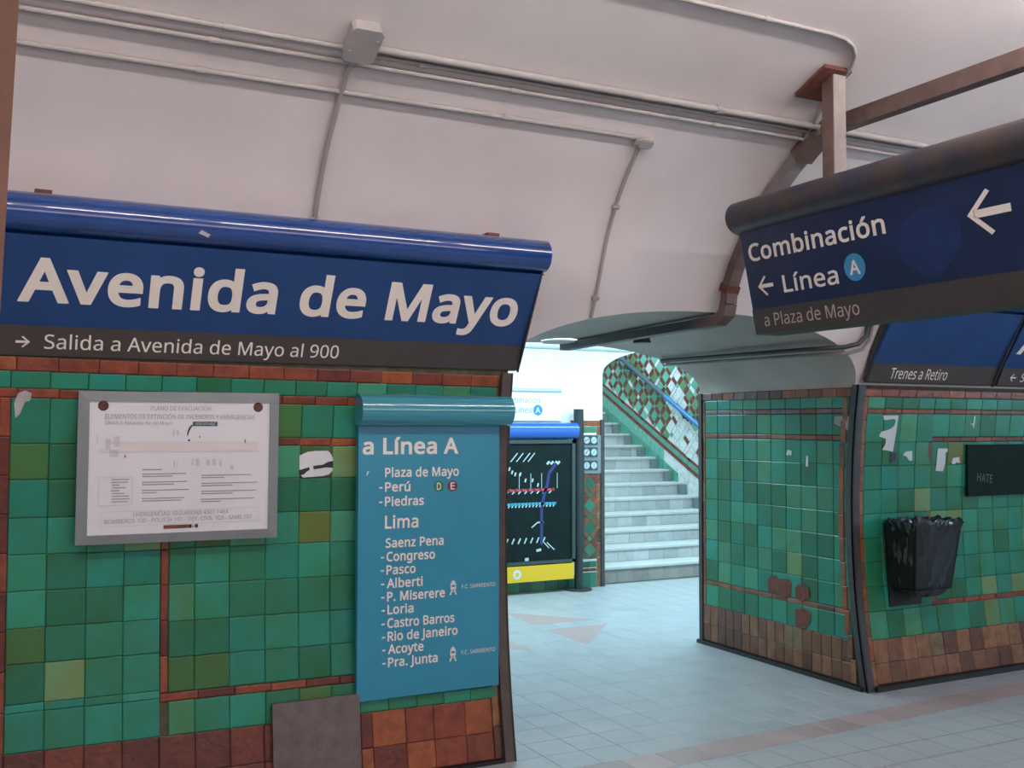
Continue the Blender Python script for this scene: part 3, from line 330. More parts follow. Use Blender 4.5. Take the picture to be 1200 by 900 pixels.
'·': '215|58 283 0 -19 0 20 72 325 -9 -8 10 8 107 337 -14 0 14 0 142 325 -10 8 10 -8 157 283 0 20 0 -19 142 241 10 9 -10 -8 107 229 14 0 -14 0 72 241 10 -8 -9 9',
':': '215|58 43 0 -19 0 20 72 85 -9 -8 10 8 107 97 -14 0 14 0 142 85 -10 8 10 -8 157 43 0 20 0 -19 142 2 10 8 -10 -9 107 -11 14 0 -14 0 72 2 10 -9 -9 8|58 387 0 -20 0 20 72 429 -9 -8 10 8 107 441 -14 0 14 0 142 429 -10 8 10 -8 157 387 0 20 0 -20 142 345 10 8 -10 -9 107 332 14 0 -14 0 72 345 10 -9 -9 8',
"'": '181|128 573 -25 0 -5 -69 112 366 6 69 -14 0 68 366 15 0 -5 69 52 573 5 -69 26 0',
' ': '208|'}
def outline(nums):
    """sample one closed bezier outline"""
    K = [[v/1000 for v in nums[i*6:i*6+6]] for i in range(len(nums)//6)]; P = []
    for a, b in zip(K, K[1:]+K[:1]):
        p0 = (a[0], a[1]); p1 = (a[0]+a[4], a[1]+a[5]); p2 = (b[0]+b[2], b[1]+b[3]); p3 = (b[0], b[1])
        L = math.dist(p0, p3); c = abs((p1[0]-p0[0])*(p3[1]-p0[1])-(p1[1]-p0[1])*(p3[0]-p0[0]))+abs((p2[0]-p0[0])*(p3[1]-p0[1])-(p2[1]-p0[1])*(p3[0]-p0[0]))
        n = 1 if c < .003*max(L, .01) else 4
        for k in range(n):
            t = k/n; u = 1-t
            P.append(Vector((u**3*p0[0]+3*u*u*t*p1[0]+3*u*t*t*p2[0]+t**3*p3[0], u**3*p0[1]+3*u*u*t*p1[1]+3*u*t*t*p2[1]+t**3*p3[1])))
    return [v for i, v in enumerate(P) if (v-P[i-1]).length > .002]
def rim_strips(Q, d, x):
    """strips of width d along the outside of an outline, mitred at outer corners: list of quads"""
    out = []; n = len(Q)
    for i, v in enumerate(Q):
        nx = Q[(i+1) % n]; a = (v-Q[i-1]).normalized(); b = (nx-v).normalized()
        na, nb = Vector((-a.y, a.x))*WIND, Vector((-b.y, b.x))*WIND
        out.append([v, nx, nx+nb*d, v+nb*d])
        s = na+nb
        if s.length > 1e-3 and (a.x*b.y-a.y*b.x)*WIND < -1e-3:
            s.normalize(); out.append([v, v+na*d, v+s*d/max(.6, s.dot(na)), v+nb*d])
    return [[(x+q.x, q.y) for q in quad] for quad in out]
def letters(name, body, org, ux, uz, width, cap, mat, parent, bold=0., squeeze=None):
    """flat lettering: baseline starts at org, runs along ux, rises along uz; ink box scaled to width, capitals to cap"""
    cu = bpy.data.curves.new('lettering', 'CURVE'); cu.dimensions = '2D'; cu.fill_mode = 'BOTH'
    x = 0; strips = []
    for ch in body:
        g = GL.get(ch) or GL[' ']; s0 = len(strips)
        parts = g.split('|'); adv = int(parts[0])
        for spl in parts[1:]:
            if not spl: continue
            pts = outline([int(t) for t in spl.split()])
            if bold: strips += [(len(strips)-s0+k, qd) for k, qd in enumerate(rim_strips(pts, bold, x/1000))]
            sp = cu.splines.new('POLY'); sp.points.add(len(pts)-1); sp.use_cyclic_u = True
            for i, v in enumerate(pts): sp.points[i].co = (x/1000+v.x, v.y, 0, 1)
        x += adv + bold*900
    to = bpy.data.objects.new('lettering', cu); COL.objects.link(to)
    dg = bpy.context.evaluated_depsgraph_get(); dg.update()
    me = bpy.data.meshes.new_from_object(to.evaluated_get(dg))
    bpy.data.objects.remove(to); bpy.data.curves.remove(cu)
    vs = [(v.co.x, v.co.y, 0.) for v in me.vertices]; fs = [tuple(f.vertices) for f in me.polygons]
    for k, quad in strips:
        o = len(vs); vs += [(a, b, -(k+1)*7e-6) for a, b in quad]; fs.append((o, o+1, o+2, o+3))
    bpy.data.meshes.remove(me)
    x0, x1 = min(v[0] for v in vs), max(v[0] for v in vs)
    sx = width/(x1-x0); sz = cap/(CAPH+2*bold)
    ux = Vector(ux).normalized(); uz = Vector(uz).normalized(); org = Vector(org); un = ux.cross(uz)
    me = bpy.data.meshes.new(name)
    me.from_pydata([org + ux*((a-x0)*sx) + uz*((b+bold)*sz) + un*c for a, b, c in vs], [], fs); me.update()
    me.name = name; me.materials.clear(); me.materials.append(mat)
    o = bpy.data.objects.new(name, me); COL.objects.link(o); attach(o, parent)
    return o
_i = [int(t) for t in GL['I'].split('|')[1].split()]
_c = [(_i[k], _i[k+1]) for k in range(0, len(_i), 6)]
WIND = -1 if sum(a[0]*b[1]-b[0]*a[1] for a, b in zip(_c, _c[1:]+_c[:1])) > 0 else 1
CAPH = max(int(t) for t in GL['I'].split('|')[1].split()[1::6])/1000

def arrow(name, c, ux, uz, size, thick, left, mat, parent):
    """flat arrow with an open head"""
    m = MB(); c = Vector(c); ux = Vector(ux).normalized(); uz = Vector(uz).normalized(); d = -1 if left else 1
    def bar(a, b):
        a = Vector((a[0], a[1])); b = Vector((b[0], b[1])); t = (b-a).normalized(); n = Vector((-t.y, t.x))*thick/2
        m.add([c + ux*(p.x*d) + uz*p.y for p in (a+n, a-n, b-n, b+n)], [(0,1,2,3)])
    bar((-size/2, 0), (size/2-thick*.95, 0))
    h, k = size*.46, thick*.7
    for s in (1, -1):
        L = [(size/2, 0), (size/2-k*1.35, 0), (-k*.75, s*(h-k*.55)), (0, s*h)]
        m.add([c + ux*(x*d) + uz*y for x, y in (L if s > 0 else L[::-1])], [(0,1,2,3)])
    return m.build(name, mat, parent)
def disc(name, c, ux, uz, r, mat, parent, n=28):
    m = MB(); c = Vector(c); ux = Vector(ux).normalized(); uz = Vector(uz).normalized()
    m.add([c + ux*r*math.cos(2*math.pi*k/n) + uz*r*math.sin(2*math.pi*k/n) for k in range(n)], [tuple(range(n))])
    return m.build(name, mat, parent)
def flat(m, pts, thick, P, mi=0):
    """polygon given in wall coordinates by the map P(u, z, out), with real thickness"""
    n = len(pts)
    m.add([P(u, z, thick) for u, z in pts] + [P(u, z, 0) for u, z in pts],
          [tuple(range(n)), tuple(range(2*n-1, n-1, -1))] + [(i, (i+1) % n, n+(i+1) % n, n+i) for i in range(n)], mi)

# ================================================================ SURFACES
XL, XR, YB, YF = 2.31, 4.785, 6.25, 8.88        # passage jambs, back of the thick wall, far wall of the concourse
def prof(z, y0): return y0 + .11*(1-((z-1.05)/1.05)**2)
VP = [(4.735,1.78),(4.68,1.92),(4.575,2.12),(4.46,2.33),(4.36,2.52),(4.215,2.70),(4.05,2.845),(3.88,2.965),(3.68,3.07),(3.45,3.17),
      (3.2,3.262),(2.8,3.385),(2.3,3.50),(1.6,3.62),(.7,3.71),(-.4,3.75),(-1.5,3.73),(-2.8,3.60),(-4.0,3.38),(-5.0,3.06),(-5.9,2.55),(-6.3,2.0)]
def catmull(P, n=4):
    out = []
    for i in range(len(P)-1):
        p = [P[max(i-1, 0)], P[i], P[i+1], P[min(i+2, len(P)-1)]]
        for k in range(n):
            t = k/n
            out.append(tuple(.5*(2*p[1][a] + (p[2][a]-p[0][a])*t + (2*p[0][a]-5*p[1][a]+4*p[2][a]-p[3][a])*t*t +
                                 (3*p[1][a]-p[0][a]-3*p[2][a]+p[3][a])*t**3) for a in (0, 1)))
    out.append(tuple(P[-1])); return out
VC = catmull(VP)
def vy(z):
    for (y0, z0), (y1, z1) in zip(VC, VC[1:]):
        if z0 <= z <= z1: return y0+(y1-y0)*(z-z0)/(z1-z0)
    return VC[0][0]
def vslope(s, off=0.):
    """point of the vault seen at rise s per metre of depth from eye height, moved off into the room"""
    for (y0, z0), (y1, z1) in zip(VC, VC[1:]):
        a, b = z0-1.6-s*y0, z1-1.6-s*y1
        if a <= 0 <= b:
            t = -a/(b-a); y, z = y0+(y1-y0)*t, z0+(z1-z0)*t
            d = Vector((y1-y0, z1-z0)).normalized(); n = Vector((-d.y, d.x))
            if n.x*1.0 > 0 and n.y > 0: n = -n
            return y+n.x*off, z+n.y*off
    raise ValueError(s)
def vnorm(z):
    y0, y1 = vy(z-.02), vy(z+.02); d = Vector((y1-y0, .04)).normalized()
    return Vector((-d.y, d.x)) if -d.y < 0 else Vector((d.y, -d.x))
def vz(z, off=0.):
    n = vnorm(z); return vy(z)+n.x*off, z+n.y*off

XC, XH = (XL+XR)/2, (XR-XL)/2
def arch(x, rise, spring=1.845, p=2.15):
    t = min(1, abs((x-XC)/XH)); return spring+rise*(max(0, 1-t**p))**(1/p)

# main vault: ceiling over the platform, with the passage cut out of its foot
xs = [-5, -3, -1, 0, 1, 2] + [XL-.0005]
ins = [XL+(XR-XL)*(.5-.5*math.cos(math.pi*k/32)) for k in range(33)]
xs_all = xs + ins + [XR+.0005, 5.5, 6.5, 8, 10, 12]
grid = []
for x in xs_all:
    inside = XL <= x <= XR
    zb = arch(x, .38) if inside else 1.80
    col = [(x, vy(zb+(2.6-zb)*k/8), zb+(2.6-zb)*k/8) for k in range(9)]
    col += [(x, y, z) for y, z in VC if z > 2.62 or y < 3]
    grid.append(col)
m = MB(); m.rows(grid)
ceiling = struct(m.build('ceiling', M['plaster'], smooth=True))

# soffit of the passage
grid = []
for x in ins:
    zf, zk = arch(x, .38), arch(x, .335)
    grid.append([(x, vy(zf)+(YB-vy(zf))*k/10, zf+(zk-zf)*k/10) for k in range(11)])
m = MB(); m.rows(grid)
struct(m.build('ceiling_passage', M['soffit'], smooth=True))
# concourse side of the thick wall
m = MB()
m.box((-3, YB-.02, 0), (XL, YB, 3.0)); m.box((XR+.015, YB-.02, 0), (12, YB, 3.0))
g = [[(x, YB, arch(x, .335)), (x, YB, 3.0)] for x in ins]; m.rows(g)
struct(m.build('wall_passage_back', M['white'], fix=False))

# floor slab and its tiles
m = MB(); m.box((-5, -1.6, -.3), (12, 9.2, -.006))
floor = struct(m.build('floor', M['slab']))
m = MB(); m.box((-5, -6.4, -1.3), (12, -1.6, -1.1))
struct(m.build('floor_track', M['grout']))
m = MB(); m.box((-5, -6.6, -1.3), (12, -6.3, 2.05))
struct(m.build('wall_track', M['plaster']))

# ---- single pieces: a bevelled tile mesh, shared by size, coloured per object
_tm = {}
def tile_mesh(kind, w_, h_, mat, t=.009, bev=.004):
    key = (kind, round(w_, 3), round(h_, 3))
    if key not in _tm:
        a, b = key[1]/2, key[2]/2; m = MB()
        vs = [(-a,-b,0),(a,-b,0),(a,b,0),(-a,b,0),(-a,-b,t-bev*.6),(a,-b,t-bev*.6),(a,b,t-bev*.6),(-a,b,t-bev*.6),
              (-a+bev,-b+bev,t),(a-bev,-b+bev,t),(a-bev,b-bev,t),(-a+bev,b-bev,t)]
        fs = [(i, (i+1) % 4, 4+(i+1) % 4, 4+i) for i in range(4)] + [(4+i, 4+(i+1) % 4, 8+(i+1) % 4, 8+i) for i in range(4)] + [(8,9,10,11)]
        m.add(vs, fs); _tm[key] = m.mesh(kind, [mat])
    return _tm[key]
def piece(kind, parent, c, U, T, w_, h_, mat, color, gap=.0024, jit=.0010, tilt=.006, t=.009, bev=.004):
    U = Vector(U).normalized(); T = Vector(T).normalized(); N = U.cross(T)
    o = bpy.data.objects.new(kind, tile_mesh(kind, max(.006, w_-gap), max(.006, h_-gap), mat, t, bev))
    COL.objects.link(o)
    N2 = (N + U*random.uniform(-tilt, tilt) + T*random.uniform(-tilt, tilt)).normalized()
    U2 = (U - N2*U.dot(N2)).normalized(); T2 = N2.cross(U2)
    p = Vector(c) + N*random.uniform(-jit, jit)
    o.matrix_world = Matrix(((U2.x,T2.x,N2.x,p.x),(U2.y,T2.y,N2.y,p.y),(U2.z,T2.z,N2.z,p.z),(0,0,0,1)))
    o.color = (*color, 1)
    if parent is not None: o.parent = parent
    return o

GREENS = [((.014,.19,.13), 5), ((.012,.16,.095), 4), ((.018,.24,.175), 5), ((.040,.245,.155), 3), ((.012,.225,.18), 4), ((.11,.26,.13), 1.0), ((.09,.16,.04), .8), ((.04,.15,.05), 1.5)]
REDS = [((.21,.040,.016), 4), ((.30,.075,.020), 3), ((.13,.022,.012), 3), ((.24,.05,.02), 3)]
BASER = [((.17,.035,.018), 4), ((.22,.055,.022), 3), ((.12,.026,.016), 3)]
RUSTY = [((.20,.085,.040), 4), ((.26,.12,.055), 2), ((.13,.05,.03), 3), ((.21,.15,.07), 1)]
def pick(P):
    r = random.uniform(0, sum(w_ for _, w_ in P))
    for c, w_ in P:
        r -= w_
        if r <= 0: break
    k = random.uniform(.86, 1.14); return tuple(x*k for x in c)

def wall_fn(y0, sl, xref):
    def W(u, z, out=0.):
        zz = z + sl*(xref-u); return Vector((u, prof(zz, y0)-out, zz))
    return W
WLf = wall_fn(4.48, .0125, 2.28)
WRf = wall_fn(4.64, 0., 0.)
def RVf(u, z, out=0.): return Vector((XR-out, YB-u, z))

def lay(W, parent, kind, us, zs, mat, P, U, **kw):
    for z0, z1 in zip(zs, zs[1:]):
        if z1-z0 < .004: continue
        for u0, u1 in zip(us, us[1:]):
            a = W((u0+u1)/2, z0, -.004); b = W((u0+u1)/2, z1, -.004)
            piece(kind, parent, (a+b)/2, U, b-a, u1-u0, (b-a).length, mat, pick(P) if isinstance(P, list) else P, **kw)
def steps(a, b, s):
    n = max(1, round((b-a)/s)); return [a+(b-a)*i/n for i in range(n+1)]

# ---------------------------------------------------------------- left wall
def backing(name, W, u0, u1, z1, thick, mat=None):
    m = MB(); n = 16
    front = [[W(u, z1*k/n, -.006) for k in range(n+1)] for u in (u0, u1)]
    m.rows(front, flip=True)
    back = [[(u, YB-.03, z1*k/n) for k in range(n+1)] for u in (u0, u1)]
    m.rows(back)
    f, b = front, back
    for i in (0, 1):
        m.rows([f[i], b[i]], flip=(i == 1))
    m.rows([[f[0][-1], b[0][-1]], [f[1][-1], b[1][-1]]])
    return struct(m.build(name, mat or M['grout']))
wall_left = backing('wall_left', WLf, -3.0, XL-.012, 1.93, 0)
X_ = (1, 0, 0)
Lc = [-.33, -.19, -.045]; La = [.101, .243, .392, .537, .683]; Lb = [.718, .824, .970, 1.125, 1.275, 1.421, 1.550]; Lp = steps(1.55, 2.24, .14)
rowsL = [.289, .44, .472, .626, .766, .911, 1.056, 1.203, 1.356, 1.50, 1.683]
lay(WLf, wall_left, 'tile', Lc, rowsL, M['tile'], GREENS, X_)
lay(WLf, wall_left, 'tile', [-.045, .06], rowsL, M['tile'], GREENS, X_)
lay(WLf, wall_left, 'tile', La, rowsL, M['tile'], GREENS, X_)
lay(WLf, wall_left, 'brick', [.062, .100], steps(.289, 1.683, .155), M['brick'], REDS[2:], X_)
lay(WLf, wall_left, 'tile', Lb, [.289, .425], M['tile'], GREENS, X_)
lay(WLf, wall_left, 'tile', Lp, [.289, .345, .425], M['tile'], GREENS, X_)
lay(WLf, wall_left, 'brick', steps(.683, 2.24, .15), [.426, .460], M['brick'], REDS, X_)
rowsR = [.462, .603, .752, .906, 1.061, 1.202, 1.354, 1.499]
lay(WLf, wall_left, 'tile', Lb, rowsR, M['tile'], GREENS, X_)
lay(WLf, wall_left, 'brick', [.684, .717], steps(.462, 1.499, .15), M['brick'], REDS, X_)
lay(WLf, wall_left, 'brick', steps(.683, 1.56, .15), [1.499, 1.534], M['brick'], REDS, X_)
lay(WLf, wall_left, 'tile', [.683, .824]+Lb[2:], [1.534, 1.683], M['tile'], GREENS, X_)
lay(WLf, wall_left, 'brick', steps(-.33, 2.24, .155), [1.683, 1.721], M['brick'], REDS, X_)
lay(WLf, wall_left, 'tile', steps(-.33, 2.24, .146), [1.721, 1.789], M['tile'], GREENS[:5], X_)
lay(WLf, wall_left, 'brick', steps(-.34, 2.25, .155), [1.789, 1.846], M['brick'], REDS, X_)
lay(WLf, wall_left, 'brick', [-.33, -.18, -.03]+steps(.1, 1.55, .145), [.135, .289], M['brick'], BASER[:1]+BASER[2:], X_)
lay(WLf, wall_left, 'brick', [-.33, -.18, -.03]+steps(.1, 1.55, .145), [.012, .135], M['brick'], BASER, X_)
lay(WLf, wall_left, 'brick', [1.55, 1.606, 1.767, 1.906, 2.067, 2.209], [.012, .135, .289], M['brick'], REDS+BASER[1:2], X_)
lay(WLf, wall_left, 'brick', [2.211, 2.25], steps(.012, 1.785, .15), M['brick'], RUSTY, X_)

m = MB(); c = [(.112,1.66),(.125,1.70),(.15,1.712),(.175,1.70),(.17,1.672),(.15,1.664),(.135,1.62),(.118,1.60)]
flat(m, c, .0015, lambda u, z, o: tuple(WLf(u, z, .0065+o))); m.build('chipped_glaze', M['scar'], wall_left)
# ---------------------------------------------------------------- right wall and the jamb beside the passage
wall_right = backing('wall_right', WRf, XR+.012, 12.0, 1.86, 0)
Rc = steps(4.885, 7.1, .148)
lay(WRf, wall_right, 'brick', [4.845, 4.884], steps(.02, 1.79, .15), M['brick'], RUSTY[:2]+REDS[1:2], X_)
lay(WRf, wall_right, 'brick', steps(4.885, 7.1, .125), [.03, .15, .290], M['brick'], RUSTY, X_)
lay(WRf, wall_right, 'tile', Rc, [.290, .458], M['tile'], GREENS[:6], X_)
i3 = min(range(len(Rc)), key=lambda i: abs(Rc[i]-5.43))
lay(WRf, wall_right, 'brick', steps(5.43, 7.1, .15), [.458, .490], M['brick'], REDS, X_)
lay(WRf, wall_right, 'tile', Rc[:i3+1], [.458, .61], M['tile'], GREENS[:6], X_)
lay(WRf, wall_right, 'tile', [5.475]+Rc[i3+1:], [.490, .61], M['tile'], GREENS[:6], X_)
rr_ = steps(.61, 1.505, .149)
lay(WRf, wall_right, 'tile', Rc[:i3+1], rr_, M['tile'], GREENS[:6], X_)
lay(WRf, wall_right, 'tile', [5.475]+Rc[i3+1:], rr_, M['tile'], GREENS[:7], X_)
lay(WRf, wall_right, 'brick', [5.438, 5.473], steps(.49, 1.505, .15), M['brick'], REDS[2:], X_)
lay(WRf, wall_right, 'brick', steps(5.43, 7.1, .15), [1.505, 1.535], M['brick'], REDS[2:], X_)
lay(WRf, wall_right, 'tile', Rc[:i3+1], [1.505, 1.685], M['tile'], GREENS[:5], X_)
lay(WRf, wall_right, 'tile', [5.43]+Rc[i3+1:], [1.537, 1.685], M['tile'], GREENS[:5], X_)
lay(WRf, wall_right, 'brick', steps(4.885, 7.1, .15), [1.685, 1.715], M['brick'], REDS[2:], X_)
lay(WRf, wall_right, 'tile', Rc, [1.715, 1.789], M['tile'], GREENS[:5]+[((.10,.16,.02), 1)], X_)
lay(WRf, wall_right, 'brick', steps(4.845, 7.1, .15), [1.789, 1.84], M['brick'], REDS, X_)

# passage jamb (runs back from the corner), parametrised u = YB - y
uEnd = lambda z: YB-prof(z, 4.64)-.055
m = MB(); n = 16
m.rows([[(XR+.006, prof(1.86*k/n, 4.64)+.01, 1.86*k/n) for k in range(n+1)], [(XR+.006, YB-.02, 1.86*k/n) for k in range(n+1)]])
m.rows([[(XR+.05, prof(1.86*k/n, 4.64)+.03, 1.86*k/n) for k in range(n+1)], [(XR+.05, YB-.02, 1.86*k/n) for k in range(n+1)]], flip=True)
jamb = struct(m.build('wall_passage', M['grout']))
mY = (0, -1, 0)
Jc = steps(.065, 1.50, .138); 
def jl(kind, us, zs, mat, P, last=True):
    lay(RVf, jamb, kind, us, zs, mat, P, mY)
    if last:
        for z0, z1 in zip(zs, zs[1:]):
            e = uEnd((z0+z1)/2)-.045
            if e-us[-1] > .02: lay(RVf, jamb, kind, [us[-1], e], [z0, z1], mat, P, mY)
jl('brick', steps(.03, 1.50, .088), [.03, .15, .290], M['brick'], RUSTY)
jl('tile', Jc, [.290, .440], M['tile'], GREENS[:6])
jl('brick', steps(.065, 1.50, .15), [.440, .472], M['brick'], RUSTY)
jl('tile', Jc, steps(.474, 1.515, .149), M['tile'], GREENS[:6])
jl('brick', steps(.065, 1.50, .15), [1.517, 1.548], M['brick'], RUSTY[:2]+REDS[:2])
jl('tile', Jc, [1.55, 1.685], M['tile'], GREENS[:5])
jl('brick', steps(.065, 1.50, .15), [1.687, 1.717], M['brick'], [((.22,.12,.13), 2), ((.25,.07,.06), 1)])
jl('tile', Jc, [1.72, 1.79], M['tile'], GREENS[2:5])
jl('brick', steps(.02, 1.52, .13), [1.79, 1.846], M['brick'], REDS+[((.17,.10,.10), 4)])
for z0, z1 in zip(steps(.03, 1.785, .15), steps(.03, 1.785, .15)[1:]):
    e = uEnd((z0+z1)/2); lay(lambda u, z, out=0.: RVf(u, z, out+.006), jamb, 'brick', [e-.042, e], [z0, z1], M['brick'], RUSTY[:2]+REDS[1:2], mY)
lay(RVf, jamb, 'brick', [.032, .064], steps(.29, 1.785, .15), M['brick'], RUSTY, mY)

# painted steel angles on the corners (follow the bulge of the wall)
def corner(name, pathf, w1, w2, z1, mat):
    """L angle: leg w1 along +-X, leg w2 along +Y"""
    m = MB(); n = 18
    for sec in (lambda p: [(0, 0), (w1, 0), (w1, .012), (0, .012)], lambda p: [(0, .0), (0, w2), (.012*(1 if w1 > 0 else -1), w2), (.012*(1 if w1 > 0 else -1), 0)]):
        rings = []
        for k in range(n+1):
            z = z1*k/n; p = pathf(z)
            rings.append([(p[0]+a, p[1]+b, z) for a, b in sec(p)+[sec(p)[0]]])
        m.rows(rings)
    return struct(m.build(name, mat))
corner('trim_1', lambda z: (XL+.001, prof(z, 4.48)-.028), -.058, .14, 1.86, M['browntrim'])
corner('trim_2', lambda z: (XR-.012, prof(z, 4.64)-.022), .062, .055, 1.86, M['metal'])
m = MB(); m.box((XR-.014, YB-.03, 0), (XR+.05, YB+.008, 1.845)); struct(m.build('trim_3', M['metal']))
# black skirting at the foot of the walls
m = MB(); m.box((XR+.05, 4.60, -.005), (9, 4.70, .028)); struct(m.build('baseboard_right', M['black']))
m = MB(); m.box((XR-.03, 4.66, -.005), (XR+.02, YB+.02, .026)); struct(m.build('baseboard_passage', M['black']))
m = MB(); m.box((-1, 4.455, -.005), (XL-.06, 4.5, .014)); struct(m.build('baseboard_left', M['black']))

# ---------------------------------------------------------------- floor tiles
FL = [((.37,.40,.425), 4), ((.36,.39,.415), 3), ((.38,.405,.43), 3)]
cand = []
bandY = lambda x: 4.045+.052*(x-3.0)
for i in range(-2, 24):
    for j in range(-4, 26):
        x = 2.038+.2095*i; y = 3.39+.213*j
        if y > YF-.1 or y+.2 < 3.6: continue
        if y > 4.25 and (x < 1.6): continue
        if y+.1 > 4.40 and x+.1 < XL+.02 and y < YB: continue
        if x+.1 > XR and 4.62 < y+.1 < YB: continue
        if x > 6.4 and y < 4.6: continue
        cand.append((math.hypot(x, y), x, y))
cand.sort()
vis = [c for c in cand if c[1]/max(c[2], .1) < 1.36 and c[1]/c[2] > .42 and c[2] > 3.9]
near = vis[:285]; far = [c for c in cand if c not in near]
for d, x, y in near:
    piece('tile', floor, (x+.105, y+.1065, -.0075), (1,0,0), (0,1,0), .2095, .213, M['floor'], random.choice(FL)[0], gap=.0028, jit=.0003, tilt=.0008, t=.0075, bev=.0015)
m = MB()
for d, x, y in far:
    m.box((x+.0014, y+.0014, -.0075), (x+.2081, y+.2116, -.0002))
o = m.build('far_tiles', M['slab'], floor); o['kind'] = 'stuff'
# pink course that crosses the floor in front of the wall
for k in range(-3, 17):
    x = 2.97+.211*k
    piece('border_tile', floor, (x+.105, bandY(x+.105)+.105, -.0065), (1,.052,0), (-.052,1,0), .211, .205, M['floor'], pick([((.40,.305,.30), 1), ((.38,.295,.29), 1)]), gap=.0028, jit=.0002, tilt=.0004, t=.0085, bev=.0015)
# four pink triangles of the compass pattern
for tri in ([(3.98,7.385),(4.55,7.39),(4.03,8.0)], [(3.987,7.186),(4.553,7.179),(3.978,6.552)], [(3.535,7.186),(3.545,6.56),(2.97,7.18)], [(3.54,7.385),(2.97,7.39),(3.49,8.0)]):
    m = MB(); c = (sum(p[0] for p in tri)/3, sum(p[1] for p in tri)/3)
    m.add([(a, b, z) for z in (-.004, .0006) for a, b in tri], [(0,1,2),(3,4,5),(0,1,4,3),(1,2,5,4),(2,0,3,5)])
    m.build('triangle_inlay', M['pinkstone'], floor)

# ---------------------------------------------------------------- concourse: far wall, column tiles, ceiling
SXL, SXR = 5.575, 7.77
def farch(x):
    t = min(1, abs((x-(SXL+SXR)/2)/((SXR-SXL)/2))); return 2.13+.30*math.sqrt(max(0, 1-t*t))
m = MB()
m.box((-3, YF, 0), (SXL, YF+.12, 2.95)); m.box((SXR, YF, 0), (12, YF+.12, 2.95))
fx = [SXL+(SXR-SXL)*(.5-.5*math.cos(math.pi*k/28)) for k in range(29)]
m.rows([[(x, YF+.12, 2.95), (x, YF, 2.95), (x, YF, farch(x)), (x, YF+.12, farch(x))] for x in fx], flip=True)
wall_back = struct(m.build('wall_back', M['white']))
m = MB(); m.box((-3, YB, 2.95), (12, YF, 3.05)); struct(m.build('ceiling_concourse', M['white']))
m = MB(); m.tube([(-1, YF-.02, 2.372), (5.92, YF-.02, 2.372)], .012, 8); struct(m.build('trim_4', M['ashgrey']))
Wf = lambda u, z, out=0.: Vector((u, YF-out, z))
DG = [((.03,.17,.12), 3), ((.02,.12,.09), 3), ((.05,.2,.13), 2)]
lay(Wf, wall_back, 'tile', steps(4.2, 5.33, .14), [.0, .13], M['tile'], DG, X_)
lay(Wf, wall_back, 'tile', steps(5.335, 5.50, .09), [.0, .15], M['tile'], DG, X_)
lay(Wf, wall_back, 'brick', steps(5.335, 5.50, .09), [.155, .19], M['brick'], REDS, X_)
lay(Wf, wall_back, 'tile', steps(5.335, 5.50, .09), [.195, .255], M['tile'], DG, X_)
lay(Wf, wall_back, 'brick', [5.502, 5.545], steps(.0, 1.6, .15), M['brick'], RUSTY[:3], X_)
lay(Wf, wall_back, 'tile', steps(5.20, 5.50, .15), [1.535, 1.60], M['tile'], DG, X_)
lay(Wf, wall_back, 'brick', steps(5.20, 5.55, .12), [1.602, 1.66], M['brick'], REDS, X_)
m = MB(); m.box((SXL-.028, YF-.02, 0), (SXL+.012, YF+.12, 1.67)); struct(m.build('trim_5', M['metal']))
m = MB(); m.box((5.335, YF-.012, .262), (5.50, YF, .275)); struct(m.build('trim_6', M['ashgrey']))

def lozenge(umin, umax, vmin, vmax, keep, emit, a=.120, b=.055, off=(0, 0)):
    """squares set on their corner with bars along their sides and small squares at the crossings"""
    p = a+b; r2 = math.sqrt(.5); N = int(6/p)
    for i in range(-N*2, N*2):
        for j in range(-N*2, N*2):
            for kind, ci, cj, wi, wj in (('tile', .5, .5, a, a), ('bar', .5, 0, a, b), ('bar', 0, .5, b, a), ('tile', 0, 0, b, b)):
                x, y = (i+ci)*p, (j+cj)*p
                u, v = (x-y)*r2+off[0], (x+y)*r2+off[1]
                if umin <= u <= umax and vmin <= v <= vmax and keep(u, v):
                    emit(kind, u, v, wi, wj)
def emit_col(kind, u, v, wi, wj):
    mat, P = (M['tile'], DG) if kind == 'tile' else (M['brick'], REDS[:2]+RUSTY[:1])
    piece('tile' if kind == 'tile' else 'brick', wall_back, (u, YF-.001, v), (1,0,1), (-1,0,1), wi, wj, mat, pick(P), t=.008, bev=.003)
m = MB(); m.box((5.335, YF-.004, .28), (5.50, YF, 1.13)); m.build('grout_bed', M['grout'], wall_back)
lozenge(5.36, 5.475, .33, 1.09, lambda u, v: True, emit_col, a=.105, b=.05, off=(5.42, .7))

# ---------------------------------------------------------------- stairs
NST = 15; TR, RI = .30, .148
sy = lambda n: 9.0+TR*(n-1)
sz = lambda n: .17+RI*(n-1)
m = MB()
for n in range(1, NST+1):
    z0 = 0 if n == 1 else sz(n-1)-.04
    m.box((SXL+.01, sy(n)+.012, z0 if n == 1 else sz(n-1)-.04), (SXR, sy(n)+TR+.03, sz(n)-.034))
m.box((SXL+.01, sy(NST)+TR, sz(NST)-.2), (SXR, 16, sz(NST)-.034))
stairs = struct(m.build('stairs', M['step']))
for n in range(1, NST+1):
    m = MB(); y0 = sy(n)-.016; d = TR+.03 if n < NST else 2.4
    z = sz(n)
    prof_ = [(0, y0+.006, z-.034), (0, y0, z-.028), (0, y0, z-.007), (0, y0+.006, z), (0, y0+d, z), (0, y0+d, z-.034)]
    m.prism(prof_, (SXL+.01, 0, 0), (SXR, 0, 0))
    m.build('tread', M['step'], stairs)
RC = [((.46,.48,.48), 3), ((.42,.44,.44), 2), ((.50,.51,.5), 2)]
